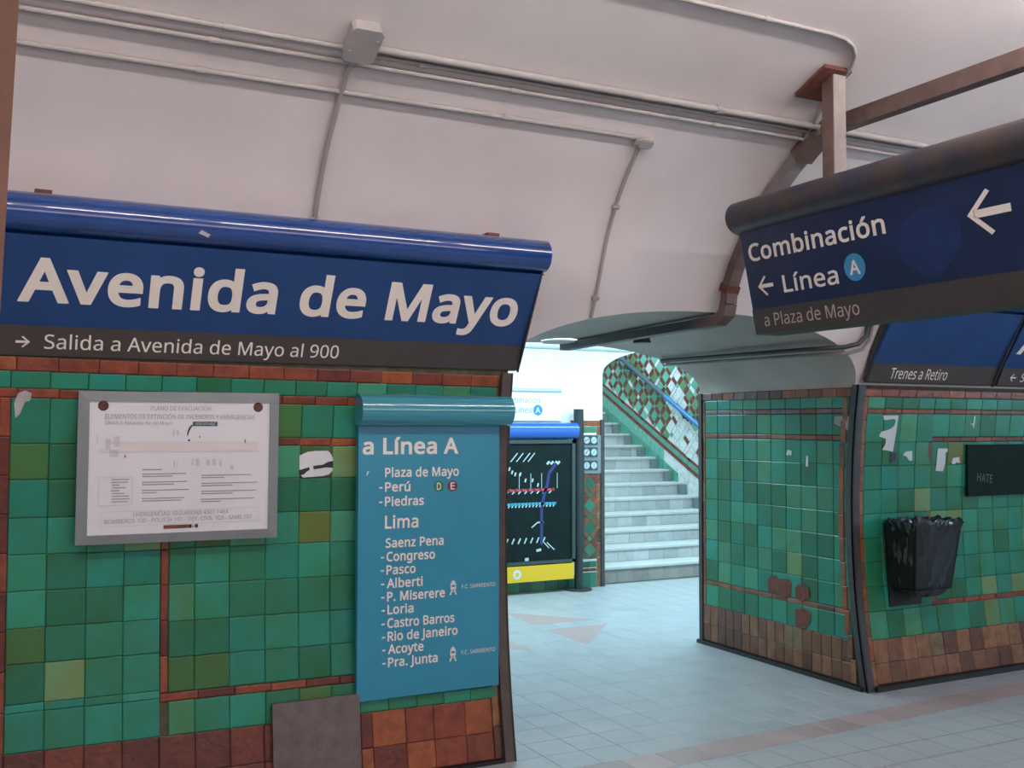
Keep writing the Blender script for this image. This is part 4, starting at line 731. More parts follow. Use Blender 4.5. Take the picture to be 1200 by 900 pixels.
for n in range(1, NST-2):
    z0 = 0 if n == 1 else sz(n-1); off = random.uniform(0, .1)
    us = [SXL+.01]+[SXL+.01+off+.195*k for k in range(1, 11) if SXL+off+.195*k < SXR-.04]+[SXR]
    for a, b in zip(us, us[1:]):
        piece('riser_tile', stairs, ((a+b)/2, sy(n)+.013, (z0+sz(n)-.034)/2), (1,0,0), (0,0,1), b-a, sz(n)-.034-z0, M['riser'],
              pick(RC if n > 1 else [((.30,.285,.26), 1), ((.27,.26,.24), 1)]), t=.008, bev=.002)
for n in range(2, NST-1):
    m = MB(); m.box((SXR-.09, sy(n+1)-.085, sz(n)), (SXR-.012, sy(n+1)-.016, sz(n)+.125)); m.build('skirting_block', M['skirt'], stairs)
# stair walls
m = MB(); m.box((SXR, YF+.12, 0), (SXR+.1, 16, 4.6)); wall_stair = struct(m.build('wall_stairs_right', M['plasterscar']))
m = MB(); m.box((SXL-.1, YF+.12, 0), (SXL, 16, 4.6)); struct(m.build('wall_stairs_left', M['white']))
m = MB(); m.box((SXL-.1, 16, 0), (SXR+.1, 16.1, 4.6)); m.box((SXL-.1, YF+.1, 4.5), (SXR+.1, 16.1, 4.6)); m.box((SXL-.1, YF+.12, 2.9), (SXR+.1, YF+.2, 4.6))
struct(m.build('wall_stairs_back', M['white']))
zl = lambda y: 1.487+.50*(y-11.15)+.03       # sloping border
lm = {k: MB() for k in ('g1', 'g2', 'g3', 'br', 'w')}
def quadpiece(mb, y, z, wi, wj, rot=True):
    r2 = math.sqrt(.5); a, b = wi/2-.004, wj/2-.004; e = .006
    def pt(p, q, o): return (SXR-.001-o, y+(p-q)*r2, z+(p+q)*r2)
    vs = [pt(p, q, 0) for p, q in ((-a,-b),(a,-b),(a,b),(-a,b))]+[pt(p, q, e) for p, q in ((-a,-b),(a,-b),(a,b),(-a,b))]
    mb.add(vs, [(4,5,6,7),(0,1,5,4),(1,2,6,5),(2,3,7,6),(3,0,4,7)])
def emit_st(kind, u, v, wi, wj):
    scar = (u < 10.75 and v < zl(u)+.8+.3*math.sin(u*9)) or random.random() < .05
    pw = .62 if scar else .03
    if random.random() < pw: quadpiece(lm['w'], u, v, wi, wj); return
    if kind == 'bar': quadpiece(lm['br'], u, v, wi, wj)
    else: quadpiece(lm[random.choice(['g1', 'g1', 'g2', 'g3'])], u, v, wi, wj)
lozenge(9.0, 13.4, .5, 3.6, lambda u, v: zl(u)+.1 < v, emit_st, off=(9.0, 1.0))
M['lg1'] = pmat('pale_green_tile', (.16,.42,.34), .3, var=.2, scale=12); M['lg2'] = pmat('mid_green_tile', (.09,.32,.24), .3, var=.2, scale=12)
M['lg3'] = pmat('olive_green_tile', (.12,.24,.12), .35, var=.2, scale=12); M['lbr'] = pmat('brown_tile', (.20,.05,.03), .4, var=.4, scale=12)
for k, nm, mt in (('g1', 'pale_tiles', 'lg1'), ('g2', 'green_tiles', 'lg2'), ('g3', 'olive_tiles', 'lg3'), ('br', 'brown_tiles', 'lbr'), ('w', 'whitened_tiles', 'plasterscar')):
    o = lm[k].build(nm, M[mt], wall_stair); o['kind'] = 'stuff'
# border and plain green field below it (sloped slabs of tile)
def slope_strip(name, o0, o1, mat, y0=9.3, y1=13.4, n=26, kind='stuff'):
    m = MB(); w_ = (y1-y0)/n
    for k in range(n):
        a, b = y0+k*w_+.003, y0+(k+1)*w_-.003
        m.add([(x, y, zl(y)+o) for x in (SXR, SXR-.007) for y, o in ((a, o0+.003), (b, o0+.003), (b, o1-.003), (a, o1-.003))],
              [(4,5,6,7),(0,1,5,4),(1,2,6,5),(2,3,7,6),(3,0,4,7)])
    o = m.build(name, mat, wall_stair); o['kind'] = 'stuff'
slope_strip('border_tiles', -.02, .04, M['lg2']); slope_strip('border_bricks', -.075, -.022, M['lbr']); slope_strip('border_bricks', .045, .09, M['lbr'])
slope_strip('lower_tiles', -.22, -.08, M['lg1'], y0=10.9); slope_strip('lower_tiles', -.37, -.225, M['lg2'], y0=10.6)

# ================================================================ THINGS
def face_sign(name, label, x0, x1, ysh, mats, cat='sign', group=None):
    """wall sign: tilted sheet with a charcoal foot band under an enamelled half-round roll. Section in (y, z)."""
    t = empty(name, (x0 if x0 > -1 else 0, 4.45+ysh, 1.87), label, cat, group)
    F0, F1, F2 = (4.512+ysh, 1.876), (4.462+ysh, 1.992), (4.266+ysh, 2.317)
    def pr(nm, sec, mat, a=x0, b=x1):
        m = MB(); m.prism([(0, y, z) for y, z in sec], (a, 0, 0), (b, 0, 0)); return m.build(nm, mat, t, smooth=True)
    pr('sheet', [F1, F2, (F2[0]+.02, F2[1]+.01), (F1[0]+.02, F1[1]+.004)], mats[0], x0+.004, x1-.022)
    pr('foot_band', [F0, (F1[0]-.002, F1[1]), (F1[0]+.02, F1[1]), (F0[0]+.03, F0[1]-.004)], M['bandgrey'], x0+.004, x1-.022)
    pr('back_box', [(F0[0]+.03, F0[1]), (F1[0]+.02, F1[1]), (F2[0]+.02, F2[1]+.02), (4.33+ysh, 2.47), (4.37+ysh, 2.44), (4.545+ysh, 1.90)], M['metal'], x0, x1-.004)
    c, r = (4.272+ysh, 2.404), .075
    arc = [(c[0]+r*math.cos(math.radians(a)), c[1]+r*math.sin(math.radians(a))) for a in range(60, 292, 9)]
    arc = [(4.37+ysh, 2.474)]+arc+[(F2[0]+.004, F2[1]-.002), (F2[0]+.03, F2[1]+.0)]
    pr('roll', arc, mats[1])
    pr('end_plate', [(F0[0]-.002, F0[1]-.012), (F2[0]-.008, F2[1]+.01), (4.33+ysh, 2.43), (4.56+ysh, 1.9)], M['metal'], x1-.021, x1-.014)
    for xb in (x0+.2 if x0 > 0 else .19, x1-.27):
        m = MB(); m.box((xb-.03, 4.27+ysh, 2.47), (xb+.03, 4.43+ysh, 2.494)); m.box((xb-.03, 4.38+ysh, 2.44), (xb+.03, 4.43+ysh, 2.52)); m.build('bracket', M['rust'], t)
    ux = (1, 0, 0); uz = Vector((0, F2[0]-F1[0], F2[1]-F1[1])).normalized(); uzb = Vector((0, F1[0]-F0[0], F1[1]-F0[1])).normalized()
    nz = Vector((1, 0, 0)).cross(uz); nb = Vector((1, 0, 0)).cross(uzb)
    def A(x, z): k = (z-F1[1])/(F2[1]-F1[1]); return Vector((x, F1[0]+(F2[0]-F1[0])*k, z))+nz*.0016
    def B(x, z): k = (z-F0[1])/(F1[1]-F0[1]); return Vector((x, F0[0]+(F1[0]-.002-F0[0])*k, z))+nb*.0022
    return t, A, B, ux, uz, uzb
t, A, B, ux, uz, uzb = face_sign('station_sign', 'big blue station name sign with cream letters over the left tiled wall', -.35, 2.36, 0, (M['navyflat'], M['navy']))
letters('lettering', 'Avenida de Mayo', A(.111, 2.079), ux, uz, 2.155, .188, M['letter'], t, bold=.026)
arrow('arrow', B(.137, 1.929), ux, uzb, .052, .010, False, M['letter'], t)
letters('lettering', 'Salida a Avenida de Mayo al 900', B(.214, 1.905), ux, uzb, 1.208, .060, M['letter'], t, bold=.004)
m = MB(); m.add([(.752,4.205,2.365),(.79,4.212,2.352),(.80,4.208,2.363),(.762,4.2,2.378)], [(0,1,2,3)]); m.build('chipped_spot', M['scar'], t)

t, A, B, ux, uz, uzb = face_sign('direction_sign', 'blue wall sign reading Trenes a Retiro over the right tiled wall', 4.805, 5.945, .112, (M['navyflat'], M['navy']))
letters('lettering', 'Trenes a Retiro', B(4.975, 1.900), ux, uzb, .50, .070, M['letter'], t, bold=.004)
t, A, B, ux, uz, uzb = face_sign('station_sign', 'second blue station name sign cut off by the right edge of the photo', 5.97, 8.5, .112, (M['navyflat'], M['navy']))
letters('lettering', 'Avenida de Mayo', A(6.03, 2.08), ux, uz, 2.15, .185, M['letter'], t, bold=.034)
arrow('arrow', B(6.10, 1.93), ux, uzb, .06, .010, True, M['letter'], t)
letters('lettering', 'Salida a Avenida de Mayo al 900', B(6.18, 1.905), ux, uzb, 1.2, .060, M['letter'], t, bold=.004)

# ---- hanging sign, square to the wall
t = empty('hanging_sign', (3.40, 3.0, 2.04), 'dark navy double-sided sign reading Combinación, hung from the ceiling on a steel post', 'sign')
YE, YN = 3.905, 1.55
zb, zt = 2.045, 2.53
xf = lambda z: 3.333-(z-zb)/(zt-zb)*.103
def hp(nm, sec, mat, a=YE, b=YN, smooth=True):
    m = MB(); m.prism([(x, 0, z) for x, z in sec], (0, a, 0), (0, b, 0)); return m.build(nm, mat, t, smooth=smooth)
mir = lambda s: s+[(6.80-x, z) for x, z in s[::-1]]
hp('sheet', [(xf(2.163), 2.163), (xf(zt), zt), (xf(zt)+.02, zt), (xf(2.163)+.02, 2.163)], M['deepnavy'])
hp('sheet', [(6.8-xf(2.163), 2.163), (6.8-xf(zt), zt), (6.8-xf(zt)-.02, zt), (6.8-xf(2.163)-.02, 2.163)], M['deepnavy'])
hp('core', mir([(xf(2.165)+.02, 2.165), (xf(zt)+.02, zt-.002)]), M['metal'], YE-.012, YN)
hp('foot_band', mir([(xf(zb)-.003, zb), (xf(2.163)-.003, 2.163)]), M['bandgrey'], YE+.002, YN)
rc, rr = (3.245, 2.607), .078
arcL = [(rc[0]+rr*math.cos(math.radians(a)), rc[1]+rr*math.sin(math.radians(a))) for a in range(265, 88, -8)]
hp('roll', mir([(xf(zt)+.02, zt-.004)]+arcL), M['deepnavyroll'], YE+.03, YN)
uy = Vector((0, -1, 0)); uh = Vector((xf(zt)-xf(zb), 0, zt-zb)).normalized(); nh = uy.cross(uh)
H = lambda y, z, o=.0016: Vector((xf(z), y, z))+nh*o
HB = lambda y, z: Vector((xf(z)-.003, y, z))+nh*.0016
letters('lettering', 'Combinación', H(3.865, 2.388), uy, uh, .838, .083, M['letter'], t, bold=.020)
arrow('arrow', H(3.785, 2.267), uy, uh, .105, .018, True, M['letter'], t)
letters('lettering', 'Línea', H(3.668, 2.221), uy, uh, .345, .080, M['letter'], t, bold=.014)
disc('line_disc', H(3.222, 2.278), uy, uh, .059, M['skyblue'], t)
letters('lettering', 'A', H(3.252, 2.247, .003), uy, uh, .06, .062, M['letter'], t, bold=.018)
letters('lettering', 'a Plaza de Mayo', HB(3.832, 2.080), uy, uh, .60, .058, M['dimletter'], t)
arrow('arrow', H(2.545, 2.388), uy, uh, .185, .030, True, M['letter'], t)
m = MB(); cc = H(2.83, 2.325, .0009); n_ = 26
m.add([cc+uy*(.155*math.cos(a)*(1+.06*math.sin(3*a)))+uh*(.125*math.sin(a)*(1+.07*math.cos(4*a))) for a in [2*math.pi*k/n_ for k in range(n_)]], [tuple(range(n_))])
m.build('faded_patch', M['bluepatch'], t)
for yp in (3.43, 1.75):
    zc = vy  # ceiling height above the post
    zz = max(z for (y, z) in VC if abs(y-yp) < .25)
    m = MB(); m.box((3.345, yp-.036, 2.66), (3.415, yp+.036, zz+.02)); hpst = m.build('hanger_post', M['greysteel'], t)
    m = MB(); m.box((3.341, yp-.034, 2.66), (3.346, yp+.034, zz-.02)); m.build('post_shaded_face', M['brown'], hpst)  # shaded side face of the square post, put in as a thin brown sheet
    # plate against the sloping ceiling
    y0, y1 = yp-.06, yp+.13
    zf = lambda y: min(((abs(a-y), b) for a, b in VC), key=lambda q: q[0])[1] if 0 else next((b0+(b1-b0)*(y-a0)/(a1-a0) for (a0, b0), (a1, b1) in zip(VC, VC[1:]) if min(a0, a1) <= y <= max(a0, a1)), 3.7)
    m = MB()
    v = [(3.27, y0, zf(y0)-.02), (3.43, y0, zf(y0)-.02), (3.43, y1, zf(y1)-.02), (3.27, y1, zf(y1)-.02)]
    v += [(x, y, z+.016) for x, y, z in v]
    m.add(v, [(0,3,2,1),(4,5,6,7),(0,1,5,4),(1,2,6,5),(2,3,7,6),(3,0,4,7)])
    m.build('ceiling_plate', M['rust'], t)

# ---- cable tray: level across the platform, then down the vault and into the passage
def ribbon(m, pts, w_, h_, x, mi=0):
    """box section swept in the plane x = const; pts (y, z)"""
    rings = []
    for i, p in enumerate(pts):
        p = Vector(p); a = Vector(pts[max(i-1, 0)]); b = Vector(pts[min(i+1, len(pts)-1)])
        d1 = (p-a).normalized() if i else (b-p).normalized(); d2 = (b-p).normalized() if i < len(pts)-1 else d1
        d = (d1+d2).normalized(); n = Vector((-d.y, d.x)); k = 1/max(.5, d.dot(d1)); n *= k
        q = [(x-w_/2, p.x-n.x*h_/2, p.y-n.y*h_/2), (x+w_/2, p.x-n.x*h_/2, p.y-n.y*h_/2), (x+w_/2, p.x+n.x*h_/2, p.y+n.y*h_/2), (x-w_/2, p.x+n.x*h_/2, p.y+n.y*h_/2)]
        rings.append(q+[q[0]])
    m.rows(rings, mi)
    o = len(m.v); m.add(rings[0][:4], [(0,1,2,3)], mi); m.add(rings[-1][:4], [(3,2,1,0)], mi)
TX = 3.58
t = empty('cable_tray', (TX, 3.72, 3.03), 'square brown cable trunking crossing the ceiling and bending down the vault into the passage', 'trunking')
m = MB(); ribbon(m, [(.6, 3.03), (3.70, 3.03)], .062, .075, TX); m.build('trunking_run', M['brown'], t)
m = MB(); ribbon(m, [(3.70, 3.03), (3.77, 2.99)]+[vz(z, .035) for z in (2.93, 2.84, 2.74)], .075, .06, TX); m.build('trunking_run', M['greysteel'], t)
m = MB(); ribbon(m, [vz(z, .035) for z in (2.74, 2.62, 2.48, 2.36)]+[(4.425, 2.265)], .07, .055, TX); m.build('trunking_run', M['brown'], t)
m = MB(); ribbon(m, [(4.425, 2.265), (4.44, 2.215), (4.50, 2.180), (4.70, 2.175)], .075, .055, TX); m.build('elbow', M['brown'], t)
m = MB(); ribbon(m, [(4.70, 2.176), (6.2, 2.150)], .07, .05, TX); m.build('trunking_run', M['metal'], t)
for z in (2.74, 2.36):
    a, b = vz(z+.02, .035), vz(z-.02, .035)
    m = MB(); ribbon(m, [a, b], .084, .068, TX); m.build('joint_collar', M['rust'], t)
m = MB(); ribbon(m, [(3.72, 3.02), (3.86, 2.93)], .10, .075, TX); m.build('joint_collar', M['brown'], t)

# ---- conduits
def conduit(label, pts, r, clips=(), cat='conduit', group=None, mat='conduit', nm='conduit'):
    m = MB(); m.tube(pts, r, 10); o = m.build(nm, M[mat], smooth=True); rebase(o, pts[0]); tag(o, label, cat, group)
    for i in clips:
        p = Vector(i)
        m = MB(); m.tube([p-Vector((.018, 0, 0)), p+Vector((.018, 0, 0))], r*1.35, 10)
        c = m.build('coupling', M['conduit'], smooth=True); c.parent = o; c.matrix_parent_inverse = Matrix.Translation(o.location).inverted()
    return o
def run(s, x0, x1, r, label, clips):
    y, z = vslope(s, r+.002)
    conduit(label, [(x0, y, z), (x1, y, z)], r, [(x, y, z) for x in clips])
BX, BS = 1.244, .399
run(.3865, -2.5, 1.19, .0105, 'pale conduit left of the large junction box, uppermost of the three there', (.76, .0))
run(.3715, -2.5, 9.0, .0105, 'long pale conduit passing just under the large junction box', (.72, 1.95, 3.0))
run(.340, -2.5, 2.66, .0105, 'pale conduit ending at the small round junction box, lowest on the vault', (.70, 1.98))
run(.392, 1.30, 9.0, .0155, 'thickest pale conduit running right from the large junction box', (2.95,))
run(.3825, 1.30, 9.0, .0095, 'thin pale conduit tucked under the thickest one right of the large box', (1.52, 2.75))
# down the vault
def down(x0, z0, x1, z1, r, label, wob=0., clips=()):
    pts = []; n = 16
    for k in range(n+1):
        z = z0+(z1-z0)*k/n; y, zz = vz(z, r+.002); pts.append((x0+(x1-x0)*k/n+wob*math.sin(math.pi*k/n), y, zz))
    conduit(label, pts, r, [pts[i] for i in clips])
down(1.238, 3.03, 1.268, 2.50, .011, 'pale conduit dropping from the large junction box to the big station sign', clips=(16,))
down(2.692, 2.91, 2.782, 2.165, .0085, 'thin conduit dropping from the small round box to the edge of the passage', wob=.014, clips=(5, 14))
# square junction box
y, z = vslope(BS, .03); nrm = vnorm(z); ang = math.atan2(nrm.y, -nrm.x)      # tilt of the vault there
def on_vault(m, x, y, z, nrm):
    T = Vector((0, -nrm.y, nrm.x)) if nrm.x < 0 else Vector((0, nrm.y, -nrm.x))
    if T.z < 0: T = -T
    N = Vector((0, nrm.x, nrm.y))
    return lambda a, b, c: Vector((x, y, z))+Vector((1, 0, 0))*a+T*b+N*c
def vbox(name, parent, F, a0, a1, b0, b1, c0, c1, mat, bev=.0):
    m = MB(); k = bev
    outl = [(a0+k, b0), (a1-k, b0), (a1, b0+k), (a1, b1-k), (a1-k, b1), (a0+k, b1), (a0, b1-k), (a0, b0+k)] if bev else [(a0, b0), (a1, b0), (a1, b1), (a0, b1)]
    n = len(outl); m.add([F(a, b, c0) for a, b in outl]+[F(a, b, c1) for a, b in outl],
                         [tuple(range(n))[::-1], tuple(range(n, 2*n))]+[(i, (i+1) % n, n+(i+1) % n, n+i) for i in range(n)])
    return m.build(name, mat, parent)
t = empty('junction_box', (BX, y, z), 'large square pale junction box on the vault above the big sign', 'box')
F = on_vault(None, BX, y, z, nrm)
vbox('box_body', t, F, -.058, .058, -.078, .078, -.035, .018, M['conduit'], .012)
vbox('box_lid', t, F, -.062, .062, -.084, .084, .019, .026, M['conduit'], .014)
for a, b in ((-.045, -.03), (.045, .035)): vbox('lid_screw', t, F, a-.005, a+.005, b-.005, b+.005, .026, .030, M['print'])
y, z = vslope(.336, .016); nrm = vnorm(z)
t = empty('junction_box', (2.70, y, z), 'small rounded pale junction box at the end of the lowest conduit', 'box')
F = on_vault(None, 2.70, y, z, nrm)
vbox('box_body', t, F, -.042, .042, -.026, .026, -.02, .014, M['conduit'], .014)
vbox('box_lid', t, F, -.036, .036, -.022, .022, .015, .020, M['conduit'], .012)
vbox('nozzle', t, F, -.055, -.041, -.016, .016, -.012, .010, M['conduit'], .003)
# ceiling conduit that curls past the hanger plate, and its lower end
def cv(x, y, r=.012):
    z = next((b0+(b1-b0)*(y-a0)/(a1-a0) for (a0, b0), (a1, b1) in zip(VC, VC[1:]) if min(a0, a1) <= y <= max(a0, a1)), 3.7)
    return (x, y, z-r)
pts = [cv(x, 3.20) for x in (-.5, .5, 1.5, 2.4, 2.8, 3.0, 3.14)]+[cv(3.23, 3.21), cv(3.30, 3.235), cv(3.36, 3.28), cv(3.40, 3.34), cv(3.425, 3.41), cv(3.44, 3.48), cv(3.47, 3.60), cv(3.52, 3.74), cv(3.56, 3.84, .02)]
conduit('thin ceiling conduit curling past the rusty hanger plate down to the trunking', pts, .0095, [pts[4]])
# conduit that comes down beside the right jamb and turns into the passage
pts = [(4.70, *vz(z, .016)) for z in (2.90, 2.75, 2.6, 2.45, 2.3, 2.2)]+[(4.69, 4.52, 2.14), (4.64, 4.535, 2.095), (4.56, 4.56, 2.075), (4.47, 4.62, 2.068), (4.42, 4.72, 2.066), (4.40, 5.4, 2.07), (4.40, 6.2, 2.078)]
conduit('dark conduit that turns from the vault into the passage along its right haunch', pts, .014, [], mat='metal')
pts = [(4.74, *vz(z, .012)) for z in (2.90, 2.75, 2.6, 2.45, 2.3, 2.2)]+[(4.735, 4.54, 2.12), (4.69, 4.55, 2.065), (4.60, 4.575, 2.04), (4.50, 4.64, 2.036), (4.45, 4.75, 2.035), (4.43, 5.4, 2.04), (4.43, 6.2, 2.05)]
conduit('second conduit beside the dark one in the passage, nearer the jamb', pts, .010, [], mat='greysteel')

# ---- teal line panel
t = empty('line_panel', (1.9, 4.52, .34), 'teal panel of white station names with a rolled top edge on green tiles', 'sign')
K = 4.512/4.55; px = lambda x: x*K; pz = lambda z: 1.6+(z-1.6)*K
m = MB(); m.box((px(1.541), 4.514, pz(.345)), (px(2.262), 4.548, pz(1.60))); m.build('sheet', M['teal'], t)
c, r = (4.492, 1.673), .074
arc = [(c[0]+r*math.cos(math.radians(a)), c[1]+r*math.sin(math.radians(a))) for a in range(40, 321, 10)]+[(4.548, 1.605), (4.548, 1.74)]
m = MB(); m.prism([(0, a, b) for a, b in arc], (px(1.528), 0, 0), (px(2.30), 0, 0)); m.build('roll', M['tealroll'], t, smooth=True)
Pp = lambda x, z, o=.0015: Vector((px(x), 4.514-o, pz(z)))
Z_ = (0, 0, 1)
letters('lettering', 'a Línea A', Pp(1.560, 1.468), X_, Z_, .478, .076, M['letter'], t, bold=.026)
rowsT = [('Plaza de Mayo', 1.670, 1.362, 2.045), ('Perú', 1.670, 1.295, 1.796), ('Piedras', 1.670, 1.228, 1.865), ('Saenz Pena', 1.675, 1.036, 1.967),
         ('Congreso', 1.680, .973, 1.923), ('Pasco', 1.680, .912, 1.825), ('Alberti', 1.682, .850, 1.861), ('P. Miserere', 1.684, .789, 1.975),
         ('Loria', 1.686, .729, 1.815), ('Castro Barros', 1.686, .667, 2.025), ('Rio de Janeiro', 1.688, .606, 2.042), ('Acoyte', 1.690, .547, 1.867), ('Pra. Junta', 1.691, .487, 1.939)]
for i, (s, x, z, x1) in enumerate(rowsT):
    letters('lettering', s, Pp(x, z), X_, Z_, (x1-x)*K, .0435, M['letter'], t, bold=.022)
    if i not in (0, 3):
        letters('dash', '-', Pp(x-.028, z+.0), X_, Z_, .016, .05, M['letter'], t, bold=.01)
letters('lettering', 'Lima', Pp(1.671, 1.124), X_, Z_, .165, .060, M['letter'], t, bold=.018)
m = MB(); m.add([Pp(1.578, 1.372), Pp(1.584, 1.372), Pp(1.592, 1.392), Pp(1.585, 1.392)], [(0,1,2,3)]); m.build('chipped_spot', M['letter'], t)
for ch, x, mt in (('D', 1.941, 'green'), ('E', 2.012, 'maroon')):
    disc('line_disc', Pp(x, 1.314), X_, Z_, .026, M[mt], t, 20)
    letters('lettering', ch, Pp(x-.011, 1.297, .003), X_, Z_, .022, .034, M['letter'], t, bold=.012)
for z in (.829, .516):
    m = MB()
    def rct(a0, z0, a1, z1, skew=0): m.add([Pp(2.018+a0, z+z0), Pp(2.018+a1, z+z0), Pp(2.018+a1+skew, z+z1), Pp(2.018+a0+skew, z+z1)], [(0,1,2,3)])
    rct(-.014, -.008, .014, .022); rct(-.010, .023, .010, .031); rct(-.019, -.033, -.011, -.010, .008); rct(.011, -.033, .019, -.010, -.008); rct(-.012, -.018, .012, -.014)
    rct(-.004, .033, .004, .036)
    m.build('train_symbol', M['letter'], t)
    m = MB(); m.add([Pp(2.018+a, z+b, .003) for a, b in ((-.009, .004), (.009, .004), (.009, .015), (-.009, .015))], [(0,1,2,3)]); m.build('train_window', M['teal'], t)
    letters('lettering', 'F.C. SARMIENTO', Pp(2.062, z-.006), X_, Z_, .178, .018, M['letter'], t, bold=.004)

# ---- evacuation notice
t = empty('evacuation_notice', (.76, 4.52, 1.11), 'framed white evacuation plan on the left tiled wall', 'notice')
K2 = 4.515/4.55; qx = lambda x: x*K2; qz = lambda z: 1.6+(z-1.6)*K2
m = MB(); O = [(.345, 1.113), (1.168, 1.108), (1.172, 1.744), (.349, 1.740)]; I = [(.389, 1.150), (1.128, 1.148), (1.132, 1.702), (.391, 1.700)]
v = [(qx(a), y, qz(b)) for y in (4.518, 4.548) for a, b in O]+[(qx(a), y, qz(b)) for y in (4.512, 4.54) for a, b in I]
m.add(v, [(0,1,9,8),(1,2,10,9),(2,3,11,10),(3,0,8,11),(4,5,1,0),(5,6,2,1),(6,7,3,2),(7,4,0,3),(8,9,13,12),(9,10,14,13),(10,11,15,14),(11,8,12,15),(4,7,6,5)])
m.build('frame', M['frame'], t)
m = MB(); m.add([(qx(a), y, qz(b)) for y in (4.520, 4.530) for a, b in I], [(0,1,2,3),(7,6,5,4),(0,3,7,4),(1,5,6,2),(0,4,5,1),(3,2,6,7)]); m.build('sheet', M['paper'], t)
Q = lambda x, z, o=.0018: Vector((qx(x), 4.520-o, qz(z)))
for s, x, z, x1, c_ in (('PLANO DE EVACUACIÓN', .630, 1.664, .876, .018), ('ELEMENTOS DE EXTINCIÓN DE INCENDIOS Y EMERGENCIAS', .452, 1.628, 1.066, .019),
                        ("LÍNEA C Estación Av. de Mayo", .452, 1.604, .716, .013), ('EMERGENCIAS: SEGURIDAD 4307-1484', .566, 1.222, .955, .017),
                        ('BOMBEROS 100 - POLICÍA 101 - DEF. CIVIL 103 - SAME 107', .455, 1.196, 1.058, .017)):
    letters('lettering', s, Q(x, z), X_, Z_, (x1-x)*K2, c_, M['print'], t)
for x in (.444, 1.080):
    m = MB(); m.tube([Q(x, 1.681, .0), Q(x, 1.681, .006)], .018, 16, radii=[.021, .017]); m.build('washer', M['screw'], t)
def bars(name, L, mat, o=.0018):
    m = MB()
    for x0, z0, x1, z1 in L: m.add([Q(x0, z0, o), Q(x1, z0, o), Q(x1, z1, o), Q(x0, z1, o)], [(0,1,2,3)])
    return m.build(name, mat, t)
rnd = random.Random(3); L = []
for x0, x1, zt_, n in ((.600, .800, 1.395, 4), (.840, 1.080, 1.385, 4)):
    for k in range(n):
        z = zt_-k*.034
        for j in range(2):
            L.append((x0, z-j*.010, x0+(x1-x0)*(rnd.uniform(.85, 1) if j == 0 else rnd.uniform(.25, .9)), z-j*.010+.0042))
L.append((.600, 1.413, .678, 1.418))
for k in range(9): L.append((.475+rnd.uniform(0, .01), 1.375-k*.0115, rnd.uniform(.51, .555), 1.379-k*.0115))
bars('text_lines', L, M['print'])['kind'] = 'stuff'
bars('legend_box', [(.430, 1.270, .562, 1.272), (.430, 1.385, .562, 1.387), (.430, 1.270, .432, 1.387), (.560, 1.270, .562, 1.387)], M['faint'])
bars('phone_box', [(.440, 1.184, 1.085, 1.1855), (.440, 1.243, 1.085, 1.2445), (.440, 1.184, .4415, 1.2445), (1.0835, 1.184, 1.085, 1.2445)], M['faint'])
bars('platform_plan', [(.50, 1.493, 1.08, 1.528), (.43, 1.488, .50, 1.505)], M['pinkprint'], .0012)
bars('plan_lines', [(.44, 1.488, 1.09, 1.4895), (.44, 1.528, 1.08, 1.5295), (.455, 1.50, .475, 1.545), (.47, 1.47, .505, 1.50), (.485, 1.51, .51, 1.555), (.72, 1.555, .727, 1.585), (.735, 1.56, .745, 1.58),
                    (.42, 1.53, .425, 1.56), (.725, 1.425, .731, 1.455), (.738, 1.42, .742, 1.45), (.80, 1.43, .806, 1.462), (.815, 1.428, .83, 1.46), (.86, 1.43, .875, 1.455), (.885, 1.43, .90, 1.458), (.915, 1.425, .925, 1.452), (.96, 1.41, .975, 1.43)], M['faint'])['kind'] = 'stuff'
bars('red_marks', [(.529, 1.466, .534, 1.479), (1.022, 1.525, 1.027, 1.54), (.829, 1.548, .834, 1.556)], M['red'])
bars('plan_label', [(.802, 1.598, .905, 1.617)], M['darkteal'])
letters('lettering', 'USTED ESTÁ AQUÍ', Q(.812, 1.603, .003), X_, Z_, .082, .009, M['paper'], t)
m = MB(); ctr = [(.800, 1.603), (.790, 1.590), (.783, 1.572), (.781, 1.556)]
for (a, b), (c_, d), w0, w1 in zip(ctr, ctr[1:], (.004, .0045, .003), (.0045, .003, .0015)):
    m.add([Q(a-w0, b), Q(a+w0, b), Q(c_+w1, d), Q(c_-w1, d)], [(0,1,2,3)])
m.build('pointer', M['black'], t); disc('pointer_dot', Q(.787, 1.537), X_, Z_, .005, M['black'], t, 10)
bars('strip_mark', [(.688, 1.166, .789, 1.181)], M['rubble']); bars('strip_mark', [(.790, 1.166, .803, 1.181), (.817, 1.166, .829, 1.181), (.806, 1.169, .809, 1.176), (.811, 1.169, .814, 1.176)], M['black'])

# ---- grey cover plate
m = MB(); m.box((1.147, 4.466, 0), (1.541, 4.482, .392)); o = m.build('cover_plate', M['plate'])
for vv in o.data.vertices: vv.co.y += .050*min(1, vv.co.z/.392)-.004
rebase(o, (1.344, 4.47, 0)); tag(o, 'scuffed blank grey metal plate standing at the foot of the left tiles', 'plate')
